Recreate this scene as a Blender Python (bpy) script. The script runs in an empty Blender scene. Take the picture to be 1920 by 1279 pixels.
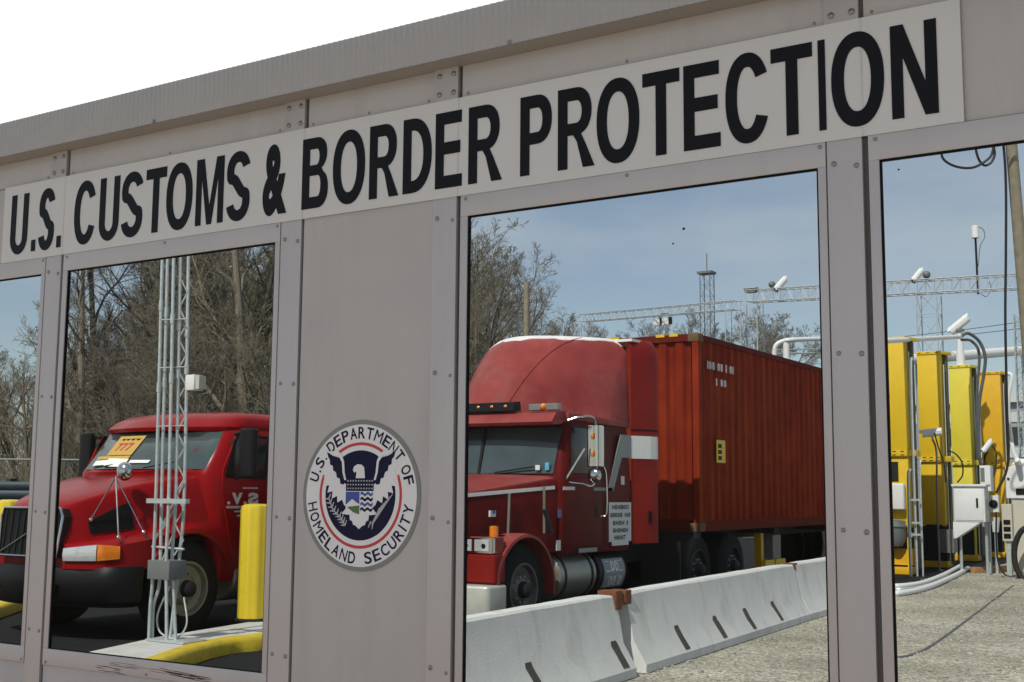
import bpy, bmesh, math, random
from mathutils import Vector, Matrix
R_ = math.radians
scene = bpy.context.scene
COL = scene.collection
rnd = random.Random(7)

# ------------------------------------------------------------------ camera
EYE = 1.6
FOC = 2292.37                                  # focal length in pixels of a 1920 px wide frame
YAW, PITCH, ROLL = R_(-32.2357), R_(7.0261), R_(0.43498)
_f = Vector((math.sin(YAW)*math.cos(PITCH), math.cos(YAW)*math.cos(PITCH), math.sin(PITCH)))
_r0 = Vector((math.cos(YAW), -math.sin(YAW), 0))
_u0 = _r0.cross(_f)
_r = _r0*math.cos(ROLL) + _u0*math.sin(ROLL)
_u = -_r0*math.sin(ROLL) + _u0*math.cos(ROLL)
CAM = Vector((0, 0, EYE))
cd = bpy.data.cameras.new('camera'); cam = bpy.data.objects.new('camera', cd); COL.objects.link(cam)
cam.matrix_world = Matrix(((_r.x, _u.x, -_f.x, 0), (_r.y, _u.y, -_f.y, 0), (_r.z, _u.z, -_f.z, EYE), (0, 0, 0, 1)))
cd.sensor_width = 36; cd.lens = FOC/1920*36; cd.clip_start = 0.05; cd.clip_end = 2000
scene.camera = cam

def ray(px, py): return _r*((px-960)/FOC) - _u*((py-639.5)/FOC) + _f
def onY(px, py, y): d = ray(px, py); return CAM + d*(y/d.y)
def onX(px, py, x): d = ray(px, py); return CAM + d*(x/d.x)
def onZ(px, py, z=0.0): d = ray(px, py); return CAM + d*((z-EYE)/d.z)
def atD(px, py, dep): return CAM + ray(px, py)*dep

# ------------------------------------------------------------------ materials
MATS = {}
def mat(name, col, rough=0.6, metal=0.0, var=0.12, scale=6.0, bump=0.0, bscale=60.0, coat=0.0, col2=None, var2=None, spec=0.5, detail=6):
    if name in MATS: return MATS[name]
    m = bpy.data.materials.new(name); m.use_nodes = True; MATS[name] = m
    nt = m.node_tree; N = nt.nodes; L = nt.links
    b = N['Principled BSDF']
    b.inputs['Roughness'].default_value = rough; b.inputs['Metallic'].default_value = metal
    b.inputs['Specular IOR Level'].default_value = spec
    if coat: b.inputs['Coat Weight'].default_value = coat; b.inputs['Coat Roughness'].default_value = 0.08
    tc = N.new('ShaderNodeTexCoord')
    nz = N.new('ShaderNodeTexNoise'); nz.inputs['Scale'].default_value = scale; nz.inputs['Detail'].default_value = detail
    nz.inputs['Roughness'].default_value = 0.62
    L.new(tc.outputs['Object'], nz.inputs['Vector'])
    rp = N.new('ShaderNodeValToRGB')
    a, c = col, (col2 or col)
    lo = tuple(max(0, x*(1-var)) for x in a) + (1,)
    hi = tuple(min(1, x*(1+var)) for x in c) + (1,)
    rp.color_ramp.elements[0].color = lo; rp.color_ramp.elements[0].position = 0.3
    rp.color_ramp.elements[1].color = hi; rp.color_ramp.elements[1].position = 0.7
    L.new(nz.outputs['Fac'], rp.inputs['Fac']); L.new(rp.outputs['Color'], b.inputs['Base Color'])
    mr = N.new('ShaderNodeMapRange'); mr.inputs['To Min'].default_value = max(0.02, rough-0.08); mr.inputs['To Max'].default_value = min(1, rough+0.1)
    L.new(nz.outputs['Fac'], mr.inputs['Value']); L.new(mr.outputs['Result'], b.inputs['Roughness'])
    if bump:
        n2 = N.new('ShaderNodeTexNoise'); n2.inputs['Scale'].default_value = bscale; n2.inputs['Detail'].default_value = 5
        L.new(tc.outputs['Object'], n2.inputs['Vector'])
        bp = N.new('ShaderNodeBump'); bp.inputs['Strength'].default_value = bump; bp.inputs['Distance'].default_value = 0.01
        L.new(n2.outputs['Fac'], bp.inputs['Height']); L.new(bp.outputs['Normal'], b.inputs['Normal'])
    return m

def streaks(m, col, amt=0.5, scale=(8, 8, 0.6), lo=0.55, hi=0.7):
    """run-down dirt, stretched along z, mixed over a material's base colour"""
    nt = m.node_tree; N = nt.nodes; L = nt.links; b = N['Principled BSDF']
    src = b.inputs['Base Color'].links[0].from_socket
    tc = N.new('ShaderNodeTexCoord'); mp = N.new('ShaderNodeMapping'); mp.inputs['Scale'].default_value = scale
    L.new(tc.outputs['Object'], mp.inputs['Vector'])
    nz = N.new('ShaderNodeTexNoise'); nz.inputs['Scale'].default_value = 1.0; nz.inputs['Detail'].default_value = 7; nz.inputs['Roughness'].default_value = 0.7
    L.new(mp.outputs['Vector'], nz.inputs['Vector'])
    r = N.new('ShaderNodeMapRange'); r.inputs['From Min'].default_value = lo; r.inputs['From Max'].default_value = hi; r.inputs['To Max'].default_value = amt
    L.new(nz.outputs['Fac'], r.inputs['Value'])
    mx = N.new('ShaderNodeMix'); mx.data_type = 'RGBA'
    L.new(r.outputs['Result'], mx.inputs['Factor']); L.new(src, mx.inputs['A']); mx.inputs['B'].default_value = tuple(col)+(1,)
    L.new(mx.outputs['Result'], b.inputs['Base Color'])
    return m

def ridge_wear(m, xw, col, amt):
    nt = m.node_tree; N = nt.nodes; L = nt.links; b = N['Principled BSDF']; src = b.inputs['Base Color'].links[0].from_socket
    tc = N.new('ShaderNodeTexCoord'); sp = N.new('ShaderNodeSeparateXYZ'); L.new(tc.outputs['Object'], sp.inputs[0])
    ab = N.new('ShaderNodeMath'); ab.operation = 'ABSOLUTE'; L.new(sp.outputs['X'], ab.inputs[0])
    mr = N.new('ShaderNodeMapRange'); mr.inputs['From Min'].default_value = xw-.012; mr.inputs['From Max'].default_value = xw; L.new(ab.outputs[0], mr.inputs['Value'])
    mp = N.new('ShaderNodeMapping'); mp.inputs['Scale'].default_value = (1, 4.2, .35); L.new(tc.outputs['Object'], mp.inputs['Vector'])
    nz = N.new('ShaderNodeTexNoise'); nz.inputs['Scale'].default_value = 1.3; nz.inputs['Detail'].default_value = 6; L.new(mp.outputs['Vector'], nz.inputs['Vector'])
    r2 = N.new('ShaderNodeMapRange'); r2.inputs['From Min'].default_value = .40; r2.inputs['From Max'].default_value = .68; r2.inputs['To Max'].default_value = amt; L.new(nz.outputs['Fac'], r2.inputs['Value'])
    mu = N.new('ShaderNodeMath'); mu.operation = 'MULTIPLY'; L.new(mr.outputs['Result'], mu.inputs[0]); L.new(r2.outputs['Result'], mu.inputs[1])
    mx = N.new('ShaderNodeMix'); mx.data_type = 'RGBA'; L.new(mu.outputs[0], mx.inputs['Factor']); L.new(src, mx.inputs['A']); mx.inputs['B'].default_value = tuple(col)+(1,); L.new(mx.outputs['Result'], b.inputs['Base Color'])
def M(n): return MATS[n]
streaks(mat('booth_panel', (.385, .368, .364), .42, 0, .04, 3, .10, 260, spec=.35), (.27, .25, .24), .5, (5, 5, .5), .5, .85)
streaks(mat('booth_frame', (.39, .374, .380), .38, .15, .03, 4, .06, 300), (.28, .25, .24), .4, (7, 7, .8), .52, .85)
mat('booth_fascia', (.32, .31, .305), .5, .1, .05, 5, .05, 200)
mat('sign_face', (.505, .505, .505), .5, 0, .02, 3, .03, 200)
mat('black_vinyl', (.006, .006, .009), .5, 0, .1, 10, spec=.12)
mat('gasket', (.006, .006, .007), .7, 0, .1, 30, spec=.1)
mat('rivet_steel', (.22, .21, .21), .35, .8, .1, 30)
mat('seam_dark', (.10, .095, .09), .7, 0, .1, 30)
mat('seal_white', (.62, .62, .64), .5, 0, .02, 10)
mat('seal_grey', (.16, .175, .165), .5, 0, .05, 10)
mat('seal_navy', (.008, .009, .034), .5, 0, .06, 20, spec=.1)
mat('seal_red', (.42, .02, .025), .5, 0, .05, 20)
mat('seal_blue', (.02, .05, .28), .5, 0, .05, 20)
mat('seal_green', (.05, .12, .03), .5, 0, .05, 20)
mat('seal_silver', (.33, .34, .36), .5, 0, .05, 20)
mat('scuff', (.10, .055, .05), .8, 0, .4, 60)
streaks(mat('asphalt', (.020, .022, .024), .9, 0, .35, 25, .5, 180, spec=.05), (.045, .045, .045), .5, (.5, .5, .5), .5, .75)
mat('concrete', (.50, .50, .47), .85, 0, .12, 4, .25, 120)
streaks(mat('barrier_white', (.64, .65, .63), .75, 0, .06, 3, .25, 60), (.33, .30, .24), .6, (3.2, 3.2, .5), .52, .74)
mat('rust', (.16, .055, .018), .85, 0, .45, 30, .5, 120)
mat('slot_dark', (.055, .052, .044), .9, 0, .4, 40)
mat('yellow_paint', (.70, .475, .014), .42, 0, .06, 4)
mat('yellow_amber', (.70, .40, .012), .42, 0, .06, 4)
mat('yellow_lemon', (.70, .58, .05), .42, 0, .05, 4)
mat('yellow_sleeve', (.66, .50, .03), .28, 0, .05, 4)
mat('curb_yellow', (.56, .42, .02), .65, 0, .18, 9)
mat('galvanised', (.52, .57, .57), .42, .45, .15, 20)
mat('grey_box', (.17, .18, .18), .5, .2, .08, 10)
mat('dark_steel', (.022, .022, .024), .6, .2, .2, 10, spec=.2)
mat('white_paint', (.72, .73, .72), .4, 0, .03, 6)
mat('cabinet_white', (.70, .72, .72), .4, 0, .03, 5)
mat('cabinet_beige', (.50, .48, .40), .55, 0, .05, 4)
mat('black_rubber', (.010, .010, .011), .7, 0, .2, 20)
mat('tyre', (.012, .012, .013), .85, 0, .2, 20, .3, 90, spec=.15)
streaks(mat('red_gloss', (.235, .003, .005), .22, 0, .08, 2.5, spec=.13), (.16, .012, .010), .35, (2, 2, 1.4), .5, .8)
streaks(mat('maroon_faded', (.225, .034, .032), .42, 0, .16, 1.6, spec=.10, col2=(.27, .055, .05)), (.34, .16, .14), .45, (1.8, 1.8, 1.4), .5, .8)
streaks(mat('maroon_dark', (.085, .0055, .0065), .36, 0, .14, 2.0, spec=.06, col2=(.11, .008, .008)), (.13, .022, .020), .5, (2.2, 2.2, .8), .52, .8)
streaks(mat('maroon_red', (.20, .012, .010), .40, 0, .14, 1.6, spec=.08, col2=(.23, .016, .012)), (.12, .012, .010), .5, (3, 3, .9), .5, .8)
mat('roof_pale', (.78, .74, .73), .5, 0, .06, 6)
streaks(mat('container_orange', (.19, .015, .006), .75, 0, .18, 2, col2=(.235, .030, .008), spec=.05), (.07, .009, .005), .8, (5, 5, .45), .5, .75)
mat('container_frame', (.12, .015, .008), .7, 0, .25, 6, spec=.06)
mat('corner_cast', (.14, .075, .03), .75, .1, .35, 20)
mat('rim_tan', (.25, .24, .19), .5, .4, .2, 10)
mat('rim_dark', (.13, .13, .12), .5, .5, .2, 10)
mat('chrome', (.62, .62, .60), .14, 1.0, .06, 10)
mat('dull_alloy', (.30, .30, .27), .36, .7, .1, 8)
mat('bumper_grey', (.55, .56, .50), .42, .35, .1, 6)
mat('black_plastic', (.008, .008, .009), .45, 0, .15, 15, spec=.2)
mat('dark_glass', (.020, .028, .030), .06, 0, .2, 1.5, spec=.6)
mat('windscreen', (.052, .075, .078), .07, 0, .35, 1.2, spec=.6)
mat('lamp_clear', (.62, .64, .66), .08, .35, .08, 30, coat=.6)
mat('lamp_amber', (.72, .20, .01), .15, 0, .15, 40, coat=.6)
mat('paper_yellow', (.50, .32, .07), .8, 0, .08, 12)
mat('paper_white', (.75, .76, .74), .8, 0, .05, 12)
mat('ink_red', (.45, .03, .06), .7, 0, .1, 20)
mat('decal_white', (.66, .67, .66), .5, 0, .04, 10)
mat('decal_grey', (.24, .27, .27), .45, 0, .06, 10)
mat('decal_blue', (.05, .12, .32), .5, 0, .1, 20)
mat('bark', (.10, .085, .068), .9, 0, .35, 14, .5, 50)
mat('bark_pale', (.20, .17, .125), .9, 0, .3, 14, .5, 50)
mat('twig_olive', (.19, .17, .11), .9, 0, .3, 3)
mat('twig_grey', (.165, .15, .125), .9, 0, .3, 3)
mat('twig_brown', (.175, .15, .11), .9, 0, .3, 3)
mat('brush', (.16, .14, .085), .95, 0, .45, 2)
mat('pole_wood', (.24, .21, .15), .85, 0, .2, 8, .4, 40)
mat('timber', (.36, .20, .10), .8, 0, .15, 10)
mat('cable_black', (.012, .013, .016), .5, 0, .2, 10)
mat('cable_grey', (.10, .11, .11), .5, 0, .2, 10)
mat('truss_white', (.46, .48, .48), .5, .2, .08, 8)
mat('fence_grey', (.16, .17, .17), .6, .4, .2, 10)
mat('rail_steel', (.035, .05, .062), .5, .3, .15, 6, spec=.2)
mat('shed_grey', (.30, .32, .34), .7, 0, .12, 1)
mat('shed_white', (.55, .56, .55), .7, 0, .08, 1)
mat('sunblocker_grey', (.45, .44, .42), .6, 0, .06, 2)
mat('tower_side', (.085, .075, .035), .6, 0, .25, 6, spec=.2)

ridge_wear(MATS['container_orange'], 1.186, (.28, .055, .014), .7)
def glass_mat():
    m = bpy.data.materials.new('tinted_glass'); m.use_nodes = True; MATS['tinted_glass'] = m
    nt = m.node_tree; N = nt.nodes; L = nt.links
    for n in list(N): N.remove(n)
    o = N.new('ShaderNodeOutputMaterial'); t = N.new('ShaderNodeBsdfTransparent'); g = N.new('ShaderNodeBsdfGlossy'); mx = N.new('ShaderNodeMixShader')
    t.inputs['Color'].default_value = (.735, .742, .735, 1)
    g.inputs['Roughness'].default_value = .02; g.inputs['Color'].default_value = (.9, .92, .95, 1)
    tc = N.new('ShaderNodeTexCoord'); nz = N.new('ShaderNodeTexNoise'); nz.inputs['Scale'].default_value = 2.0
    L.new(tc.outputs['Object'], nz.inputs['Vector'])
    mr = N.new('ShaderNodeMapRange'); mr.inputs['To Min'].default_value = .002; mr.inputs['To Max'].default_value = .004
    L.new(nz.outputs['Fac'], mr.inputs['Value']); L.new(mr.outputs['Result'], mx.inputs['Fac'])
    L.new(t.outputs[0], mx.inputs[1]); L.new(g.outputs[0], mx.inputs[2]); L.new(mx.outputs[0], o.inputs['Surface'])
glass_mat()

def gravel_mat():
    m = bpy.data.materials.new('gravel'); m.use_nodes = True; MATS['gravel'] = m
    nt = m.node_tree; N = nt.nodes; L = nt.links; b = N['Principled BSDF']; b.inputs['Roughness'].default_value = .95
    tc = N.new('ShaderNodeTexCoord')
    v = N.new('ShaderNodeTexVoronoi'); v.inputs['Scale'].default_value = 38
    v2 = N.new('ShaderNodeTexVoronoi'); v2.inputs['Scale'].default_value = 9; v2.inputs['Randomness'].default_value = 1
    n = N.new('ShaderNodeTexNoise'); n.inputs['Scale'].default_value = .7; n.inputs['Detail'].default_value = 8
    n3 = N.new('ShaderNodeTexNoise'); n3.inputs['Scale'].default_value = 5; n3.inputs['Detail'].default_value = 6
    for x in (v, v2, n, n3): L.new(tc.outputs['Object'], x.inputs['Vector'])
    rp = N.new('ShaderNodeValToRGB'); e = rp.color_ramp.elements
    e[0].position = 0.0; e[0].color = (.20, .195, .16, 1); e[1].position = 1; e[1].color = (.64, .62, .55, 1)
    k = e.new(.45); k.color = (.375, .365, .305, 1)
    sp = N.new('ShaderNodeSeparateColor'); L.new(v.outputs['Color'], sp.inputs[0]); L.new(sp.outputs[0], rp.inputs['Fac'])
    mx = N.new('ShaderNodeMix'); mx.data_type = 'RGBA'; mx.blend_type = 'MULTIPLY'; mx.inputs['Factor'].default_value = 1
    r2 = N.new('ShaderNodeValToRGB'); e2 = r2.color_ramp.elements
    e2[0].position = .32; e2[0].color = (.62, .60, .54, 1); e2[1].position = .66; e2[1].color = (1.05, 1.03, .98, 1)
    L.new(n.outputs['Fac'], r2.inputs['Fac']); L.new(rp.outputs['Color'], mx.inputs['A']); L.new(r2.outputs['Color'], mx.inputs['B'])
    L.new(mx.outputs['Result'], b.inputs['Base Color'])
    ad = N.new('ShaderNodeMath'); ad.operation = 'MULTIPLY_ADD'; ad.inputs[1].default_value = .6
    L.new(v.outputs['Distance'], ad.inputs[0]); L.new(n3.outputs['Fac'], ad.inputs[2])
    bp = N.new('ShaderNodeBump'); bp.inputs['Strength'].default_value = .9; bp.inputs['Distance'].default_value = .03
    L.new(ad.outputs[0], bp.inputs['Height']); L.new(bp.outputs['Normal'], b.inputs['Normal'])
gravel_mat()

# ------------------------------------------------------------------ mesh builder
class MB:
    def __init__(s): s.v = []; s.f = []
    def add(s, vs, fs):
        o = len(s.v); s.v += [Vector(a) for a in vs]; s.f += [tuple(i+o for i in f) for f in fs]; return s
    def box(s, x0, x1, y0, y1, z0, z1):
        x0, x1 = sorted((x0, x1)); y0, y1 = sorted((y0, y1)); z0, z1 = sorted((z0, z1))
        return s.add([(x0,y0,z0),(x1,y0,z0),(x1,y1,z0),(x0,y1,z0),(x0,y0,z1),(x1,y0,z1),(x1,y1,z1),(x0,y1,z1)],
                     [(0,3,2,1),(4,5,6,7),(0,1,5,4),(1,2,6,5),(2,3,7,6),(3,0,4,7)])
    def rbox(s, x0, x1, y0, y1, z0, z1, r=.02, n=3):
        """box with rounded vertical edges (plan) and chamfered top/bottom"""
        def ring(d, z):
            p = []
            for cx, cy, a0 in ((x1-r, y1-r, 0), (x0+r, y1-r, 90), (x0+r, y0+r, 180), (x1-r, y0+r, 270)):
                for k in range(n+1):
                    a = R_(a0 + 90*k/n); p.append((cx+(r-d)*math.cos(a), cy+(r-d)*math.sin(a), z))
            return p
        c = r*.35
        return s.loft([ring(c, z0), ring(0, z0+c), ring(0, z1-c), ring(c, z1)], True, True)
    def obox(s, c, sx, sy, sz, rot=None):
        c = Vector(c); rot = rot or Matrix.Identity(3); vs = []
        for z in (-1, 1):
            for x, y in ((-1,-1),(1,-1),(1,1),(-1,1)): vs.append(c + rot @ Vector((x*sx/2, y*sy/2, z*sz/2)))
        return s.add(vs, [(0,3,2,1),(4,5,6,7),(0,1,5,4),(1,2,6,5),(2,3,7,6),(3,0,4,7)])
    def loft(s, rings, closed=True, caps=True):
        n = len(rings[0]); vs = [p for r in rings for p in r]; fs = []
        for i in range(len(rings)-1):
            for j in range(n if closed else n-1):
                a, b = i*n+j, i*n+(j+1) % n
                fs.append((a, b, b+n, a+n))
        if caps and closed:
            fs.append(tuple(range(n))[::-1]); fs.append(tuple(range((len(rings)-1)*n, len(rings)*n)))
        return s.add(vs, fs)
    def tube(s, pts, r, n=8, caps=True):
        pts = [Vector(p) for p in pts]; rs = r if isinstance(r, (list, tuple)) else [r]*len(pts)
        rings = []; prev = None
        for i, p in enumerate(pts):
            t = (pts[min(i+1, len(pts)-1)] - pts[max(i-1, 0)])
            t = t.normalized() if t.length > 1e-9 else Vector((0, 0, 1))
            if prev is None:
                a = Vector((0, 0, 1)) if abs(t.z) < .9 else Vector((1, 0, 0))
                prev = t.cross(a).normalized()
            prev = (prev - t*prev.dot(t)); prev = prev.normalized() if prev.length > 1e-6 else t.orthogonal().normalized()
            b = t.cross(prev)
            rings.append([p + prev*(rs[i]*math.cos(2*math.pi*k/n)) + b*(rs[i]*math.sin(2*math.pi*k/n)) for k in range(n)])
        return s.loft(rings, True, caps)
    def lathe(s, prof, o, axis, n=24, cap=True):
        """prof: list of (distance along axis, radius)"""
        o = Vector(o); ax = Vector(axis).normalized(); a = ax.orthogonal().normalized(); b = ax.cross(a)
        rings = [[o + ax*h + a*(max(r, 1e-4)*math.cos(2*math.pi*k/n)) + b*(max(r, 1e-4)*math.sin(2*math.pi*k/n)) for k in range(n)] for h, r in prof]
        return s.loft(rings, True, cap)
    def ball(s, c, r, n=10, sq=(1, 1, 1)):
        rings = []
        for i in range(1, n):
            a = math.pi*i/n
            rings.append([(c[0]+sq[0]*r*math.sin(a)*math.cos(2*math.pi*k/(n*2)), c[1]+sq[1]*r*math.sin(a)*math.sin(2*math.pi*k/(n*2)), c[2]-sq[2]*r*math.cos(a)) for k in range(n*2)])
        return s.loft(rings, True, True)
    def prism(s, poly, fn, d0, d1):
        """poly 2D (ccw), fn(u,v,d)->3D"""
        n = len(poly)
        vs = [fn(u, v, d0) for u, v in poly] + [fn(u, v, d1) for u, v in poly]
        fs = [tuple(range(n))[::-1], tuple(range(n, 2*n))] + [(i, (i+1) % n, (i+1) % n+n, i+n) for i in range(n)]
        return s.add(vs, fs)
    def build(s, name, m, parent=None, smooth=True, off=None, bevel=0, ang=38):
        me = bpy.data.meshes.new(name)
        vs = [v - off for v in s.v] if off is not None else s.v
        bm = bmesh.new(); bv = [bm.verts.new(v) for v in vs]
        for f in s.f:
            try: bm.faces.new([bv[i] for i in f])
            except ValueError: pass
        bmesh.ops.recalc_face_normals(bm, faces=bm.faces[:])
        if bevel: bmesh.ops.bevel(bm, geom=[e for e in bm.edges if e.is_manifold and e.calc_face_angle(0) > .6], offset=bevel, segments=2, profile=.6, affect='EDGES', clamp_overlap=True)
        if smooth:
            for f in bm.faces: f.smooth = True
            lim = R_(ang)
            for e in bm.edges:
                if e.is_manifold and e.calc_face_angle(0) > lim: e.smooth = False
        bm.to_mesh(me); bm.free()
        me.materials.append(M(m) if isinstance(m, str) else m)
        o = bpy.data.objects.new(name, me); COL.objects.link(o)
        if parent is not None: o.parent = parent
        return o

def tag(o, label=None, cat=None, group=None, kind=None):
    if label: o['label'] = label
    if cat: o['category'] = cat
    if group: o['group'] = group
    if kind: o['kind'] = kind
    return o
def thing(name, label, cat, loc=(0, 0, 0), rz=0, group=None):
    o = bpy.data.objects.new(name, None); COL.objects.link(o); o.empty_display_size = .2
    o.location = loc; o.rotation_euler = (0, 0, rz)
    return tag(o, label, cat, group)
def kids(o): return [c for c in bpy.data.objects if c.parent == o]
def dup(src, loc=None, rz=None, label=None, scale=None, parent=None):
    c = src.copy(); COL.objects.link(c); c.parent = parent
    for k in kids(src): dup(k, parent=c)
    if loc is not None: c.location = loc
    if rz is not None: c.rotation_euler = (0, 0, rz)
    if label: c['label'] = label
    if scale is not None: c.scale = scale if isinstance(scale, tuple) else (scale,)*3
    return c
def struct(o): o['kind'] = 'structure'; return o

def bez(pts, n=10):
    """smooth polyline (Catmull-Rom) through pts"""
    P = [Vector(p) for p in pts]; P = [P[0]*2-P[1]] + P + [P[-1]*2-P[-2]]; out = []
    for i in range(1, len(P)-2):
        for k in range(n):
            t = k/n; a, b, c, d = P[i-1], P[i], P[i+1], P[i+2]
            out.append(.5*((2*b) + (c-a)*t + (2*a-5*b+4*c-d)*t*t + (3*b-a-3*c+d)*t**3))
    out.append(P[-2]); return out

# ------------------------------------------------------------------ glyphs (built-in font, converted to mesh)
_G = {}
def glyph(ch, off=0.0):
    key = (ch, off)
    if key in _G: return _G[key]
    cu = bpy.data.curves.new('g', 'FONT'); cu.body = ch; cu.offset = off; cu.resolution_u = 6; cu.fill_mode = 'FRONT'
    o = bpy.data.objects.new('g', cu); COL.objects.link(o)
    dg = bpy.context.evaluated_depsgraph_get(); ev = o.evaluated_get(dg); me = ev.to_mesh()
    vs = [(v.co.x, v.co.y) for v in me.vertices]; fs = [tuple(p.vertices) for p in me.polygons]
    ev.to_mesh_clear(); bpy.data.objects.remove(o); bpy.data.curves.remove(cu)
    x0, x1 = min(v[0] for v in vs), max(v[0] for v in vs); y0, y1 = min(v[1] for v in vs), max(v[1] for v in vs)
    _G[key] = (vs, fs, (x0, x1, y0, y1)); return _G[key]
def put_glyph(mb, ch, fn, x0, x1, y0, y1, off=0.0, mirror=False, th=.002):
    """fit a glyph in the box x0..x1,y0..y1 and map (u,v,d) through fn; extruded by th"""
    vs, fs, (a, b, c, d) = glyph(ch, off); P = []
    for x, y in vs:
        u = (x-a)/(b-a); u = 1-u if mirror else u
        P.append((x0 + u*(x1-x0), y0 + (y-c)/(d-c)*(y1-y0)))
    n = len(P)
    cnt = {}
    for f in fs:
        for i in range(len(f)):
            e = (f[i], f[(i+1) % len(f)]); cnt[tuple(sorted(e))] = cnt.get(tuple(sorted(e)), []) + [e]
    F = list(fs) + [tuple(i+n for i in f) for f in fs] + [(e[0][0], e[0][1], e[0][1]+n, e[0][0]+n) for e in cnt.values() if len(e) == 1]
    mb.add([fn(u, v, 0) for u, v in P] + [fn(u, v, th) for u, v in P], F)
def text_line(mb, s, fn, x0, x1, y0, y1, off=0.0, mirror=False, gap=.12, th=.002):
    adv = []
    for ch in s:
        if ch == ' ': adv.append(.45)
        elif ch in '.I1': adv.append(.30)
        elif ch == 'M' or ch == 'W': adv.append(.9)
        else: adv.append(.68)
    tot = sum(adv) + gap*(len(s)-1); k = (x1-x0)/tot; x = x0
    seq = list(zip(s, adv)); seq = seq[::-1] if mirror else seq
    for ch, a in seq:
        if ch == '.': put_glyph(mb, ch, fn, x+a*k*.2, x+a*k*.8, y0, y0+(y1-y0)*.2, off, mirror, th)
        elif ch != ' ': put_glyph(mb, ch, fn, x, x+a*k, y0, y1, off, mirror, th)
        x += (a+gap)*k

# ================================================================== SETTING
def sheet(name, pts, z, m, label=None):
    mb = MB(); n = len(pts); mb.add([(p[0], p[1], z) for p in pts], [tuple(range(n))])
    return struct(mb.build(name, m, smooth=False))
sheet('ground', [(-400, -300), (400, -300), (400, 500), (-400, 500)], 0, 'gravel')
mat('bounce_paver', (.40, .275, .185), .85, 0, .2, 3, .2, 60)
sheet('bounce_pavement', [(-14, -1.2), (8, -1.2), (8, 3.28), (-14, 3.28)], .008, 'bounce_paver')  # unseen warm strip added to bounce warm light onto the lower wall
sheet('road', [(-19, 4.2), (-5.75, 4.2), (-5.75, 300), (-19, 300)], .004, 'asphalt')

rg = random.Random(12); pb = MB()
for _ in range(2600):
    y = rg.uniform(8.5, 26); x = rg.uniform(-5.0, -1.2) if y < 15 else rg.uniform(-6.0, -2.2); r = rg.uniform(.006, .022)*(1.6 if rg.random() < .06 else 1)
    n = 5; rings = [[(x+r*k*math.cos(6.283*j/n+x)*rg.uniform(.8, 1.2), y+r*k*math.sin(6.283*j/n+x)*rg.uniform(.8, 1.2), z*r) for j in range(n)] for k, z in ((.9, 0), (1, .35), (.55, .8))]
    pb.loft(rings)
mat('pebble', (.34, .32, .26), .9, 0, .5, 9)
o = pb.build('pebbles', 'pebble', smooth=False); o['kind'] = 'stuff'; o['label'] = 'loose pale pebbles scattered over the gravel beside the barriers'; o['category'] = 'gravel'

# ================================================================== BOOTH
D = 3.3
booth = thing('inspection_booth', 'pinkish grey metal inspection booth wall with dark tinted windows under a ribbed roof edge', 'booth', (0, D, 0))
OFF = Vector((0, D, 0))
seams = [-7.04, -5.69, -4.34, -2.99, -2.30, -.935, .43, 1.795]
Z_GB, Z_GT, Z_RT, Z_RB = .953, 2.512, 2.583, .888        # glass bottom/top, frame top/bottom
def B(name, m, mb, par=None, **k): return mb.build(name, m, par or booth, off=OFF, **k)
YP = D+.012                                             # panel face
rivet_src = None
def rivet(x, z, r=.0075, y=D):
    global rivet_src
    if rivet_src is None:
        mb = MB(); mb.lathe([(0, 1), (.25, .98), (.45, .75), (.55, .35), (.57, .02)], (0, 0, 0), (0, -1, 0), 12)
        rivet_src = mb.build('rivet', 'rivet_steel', booth); o = rivet_src
    else:
        o = rivet_src.copy(); COL.objects.link(o)
    o.location = (x, y-D, z); o.scale = (r, r, r); return o
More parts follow.
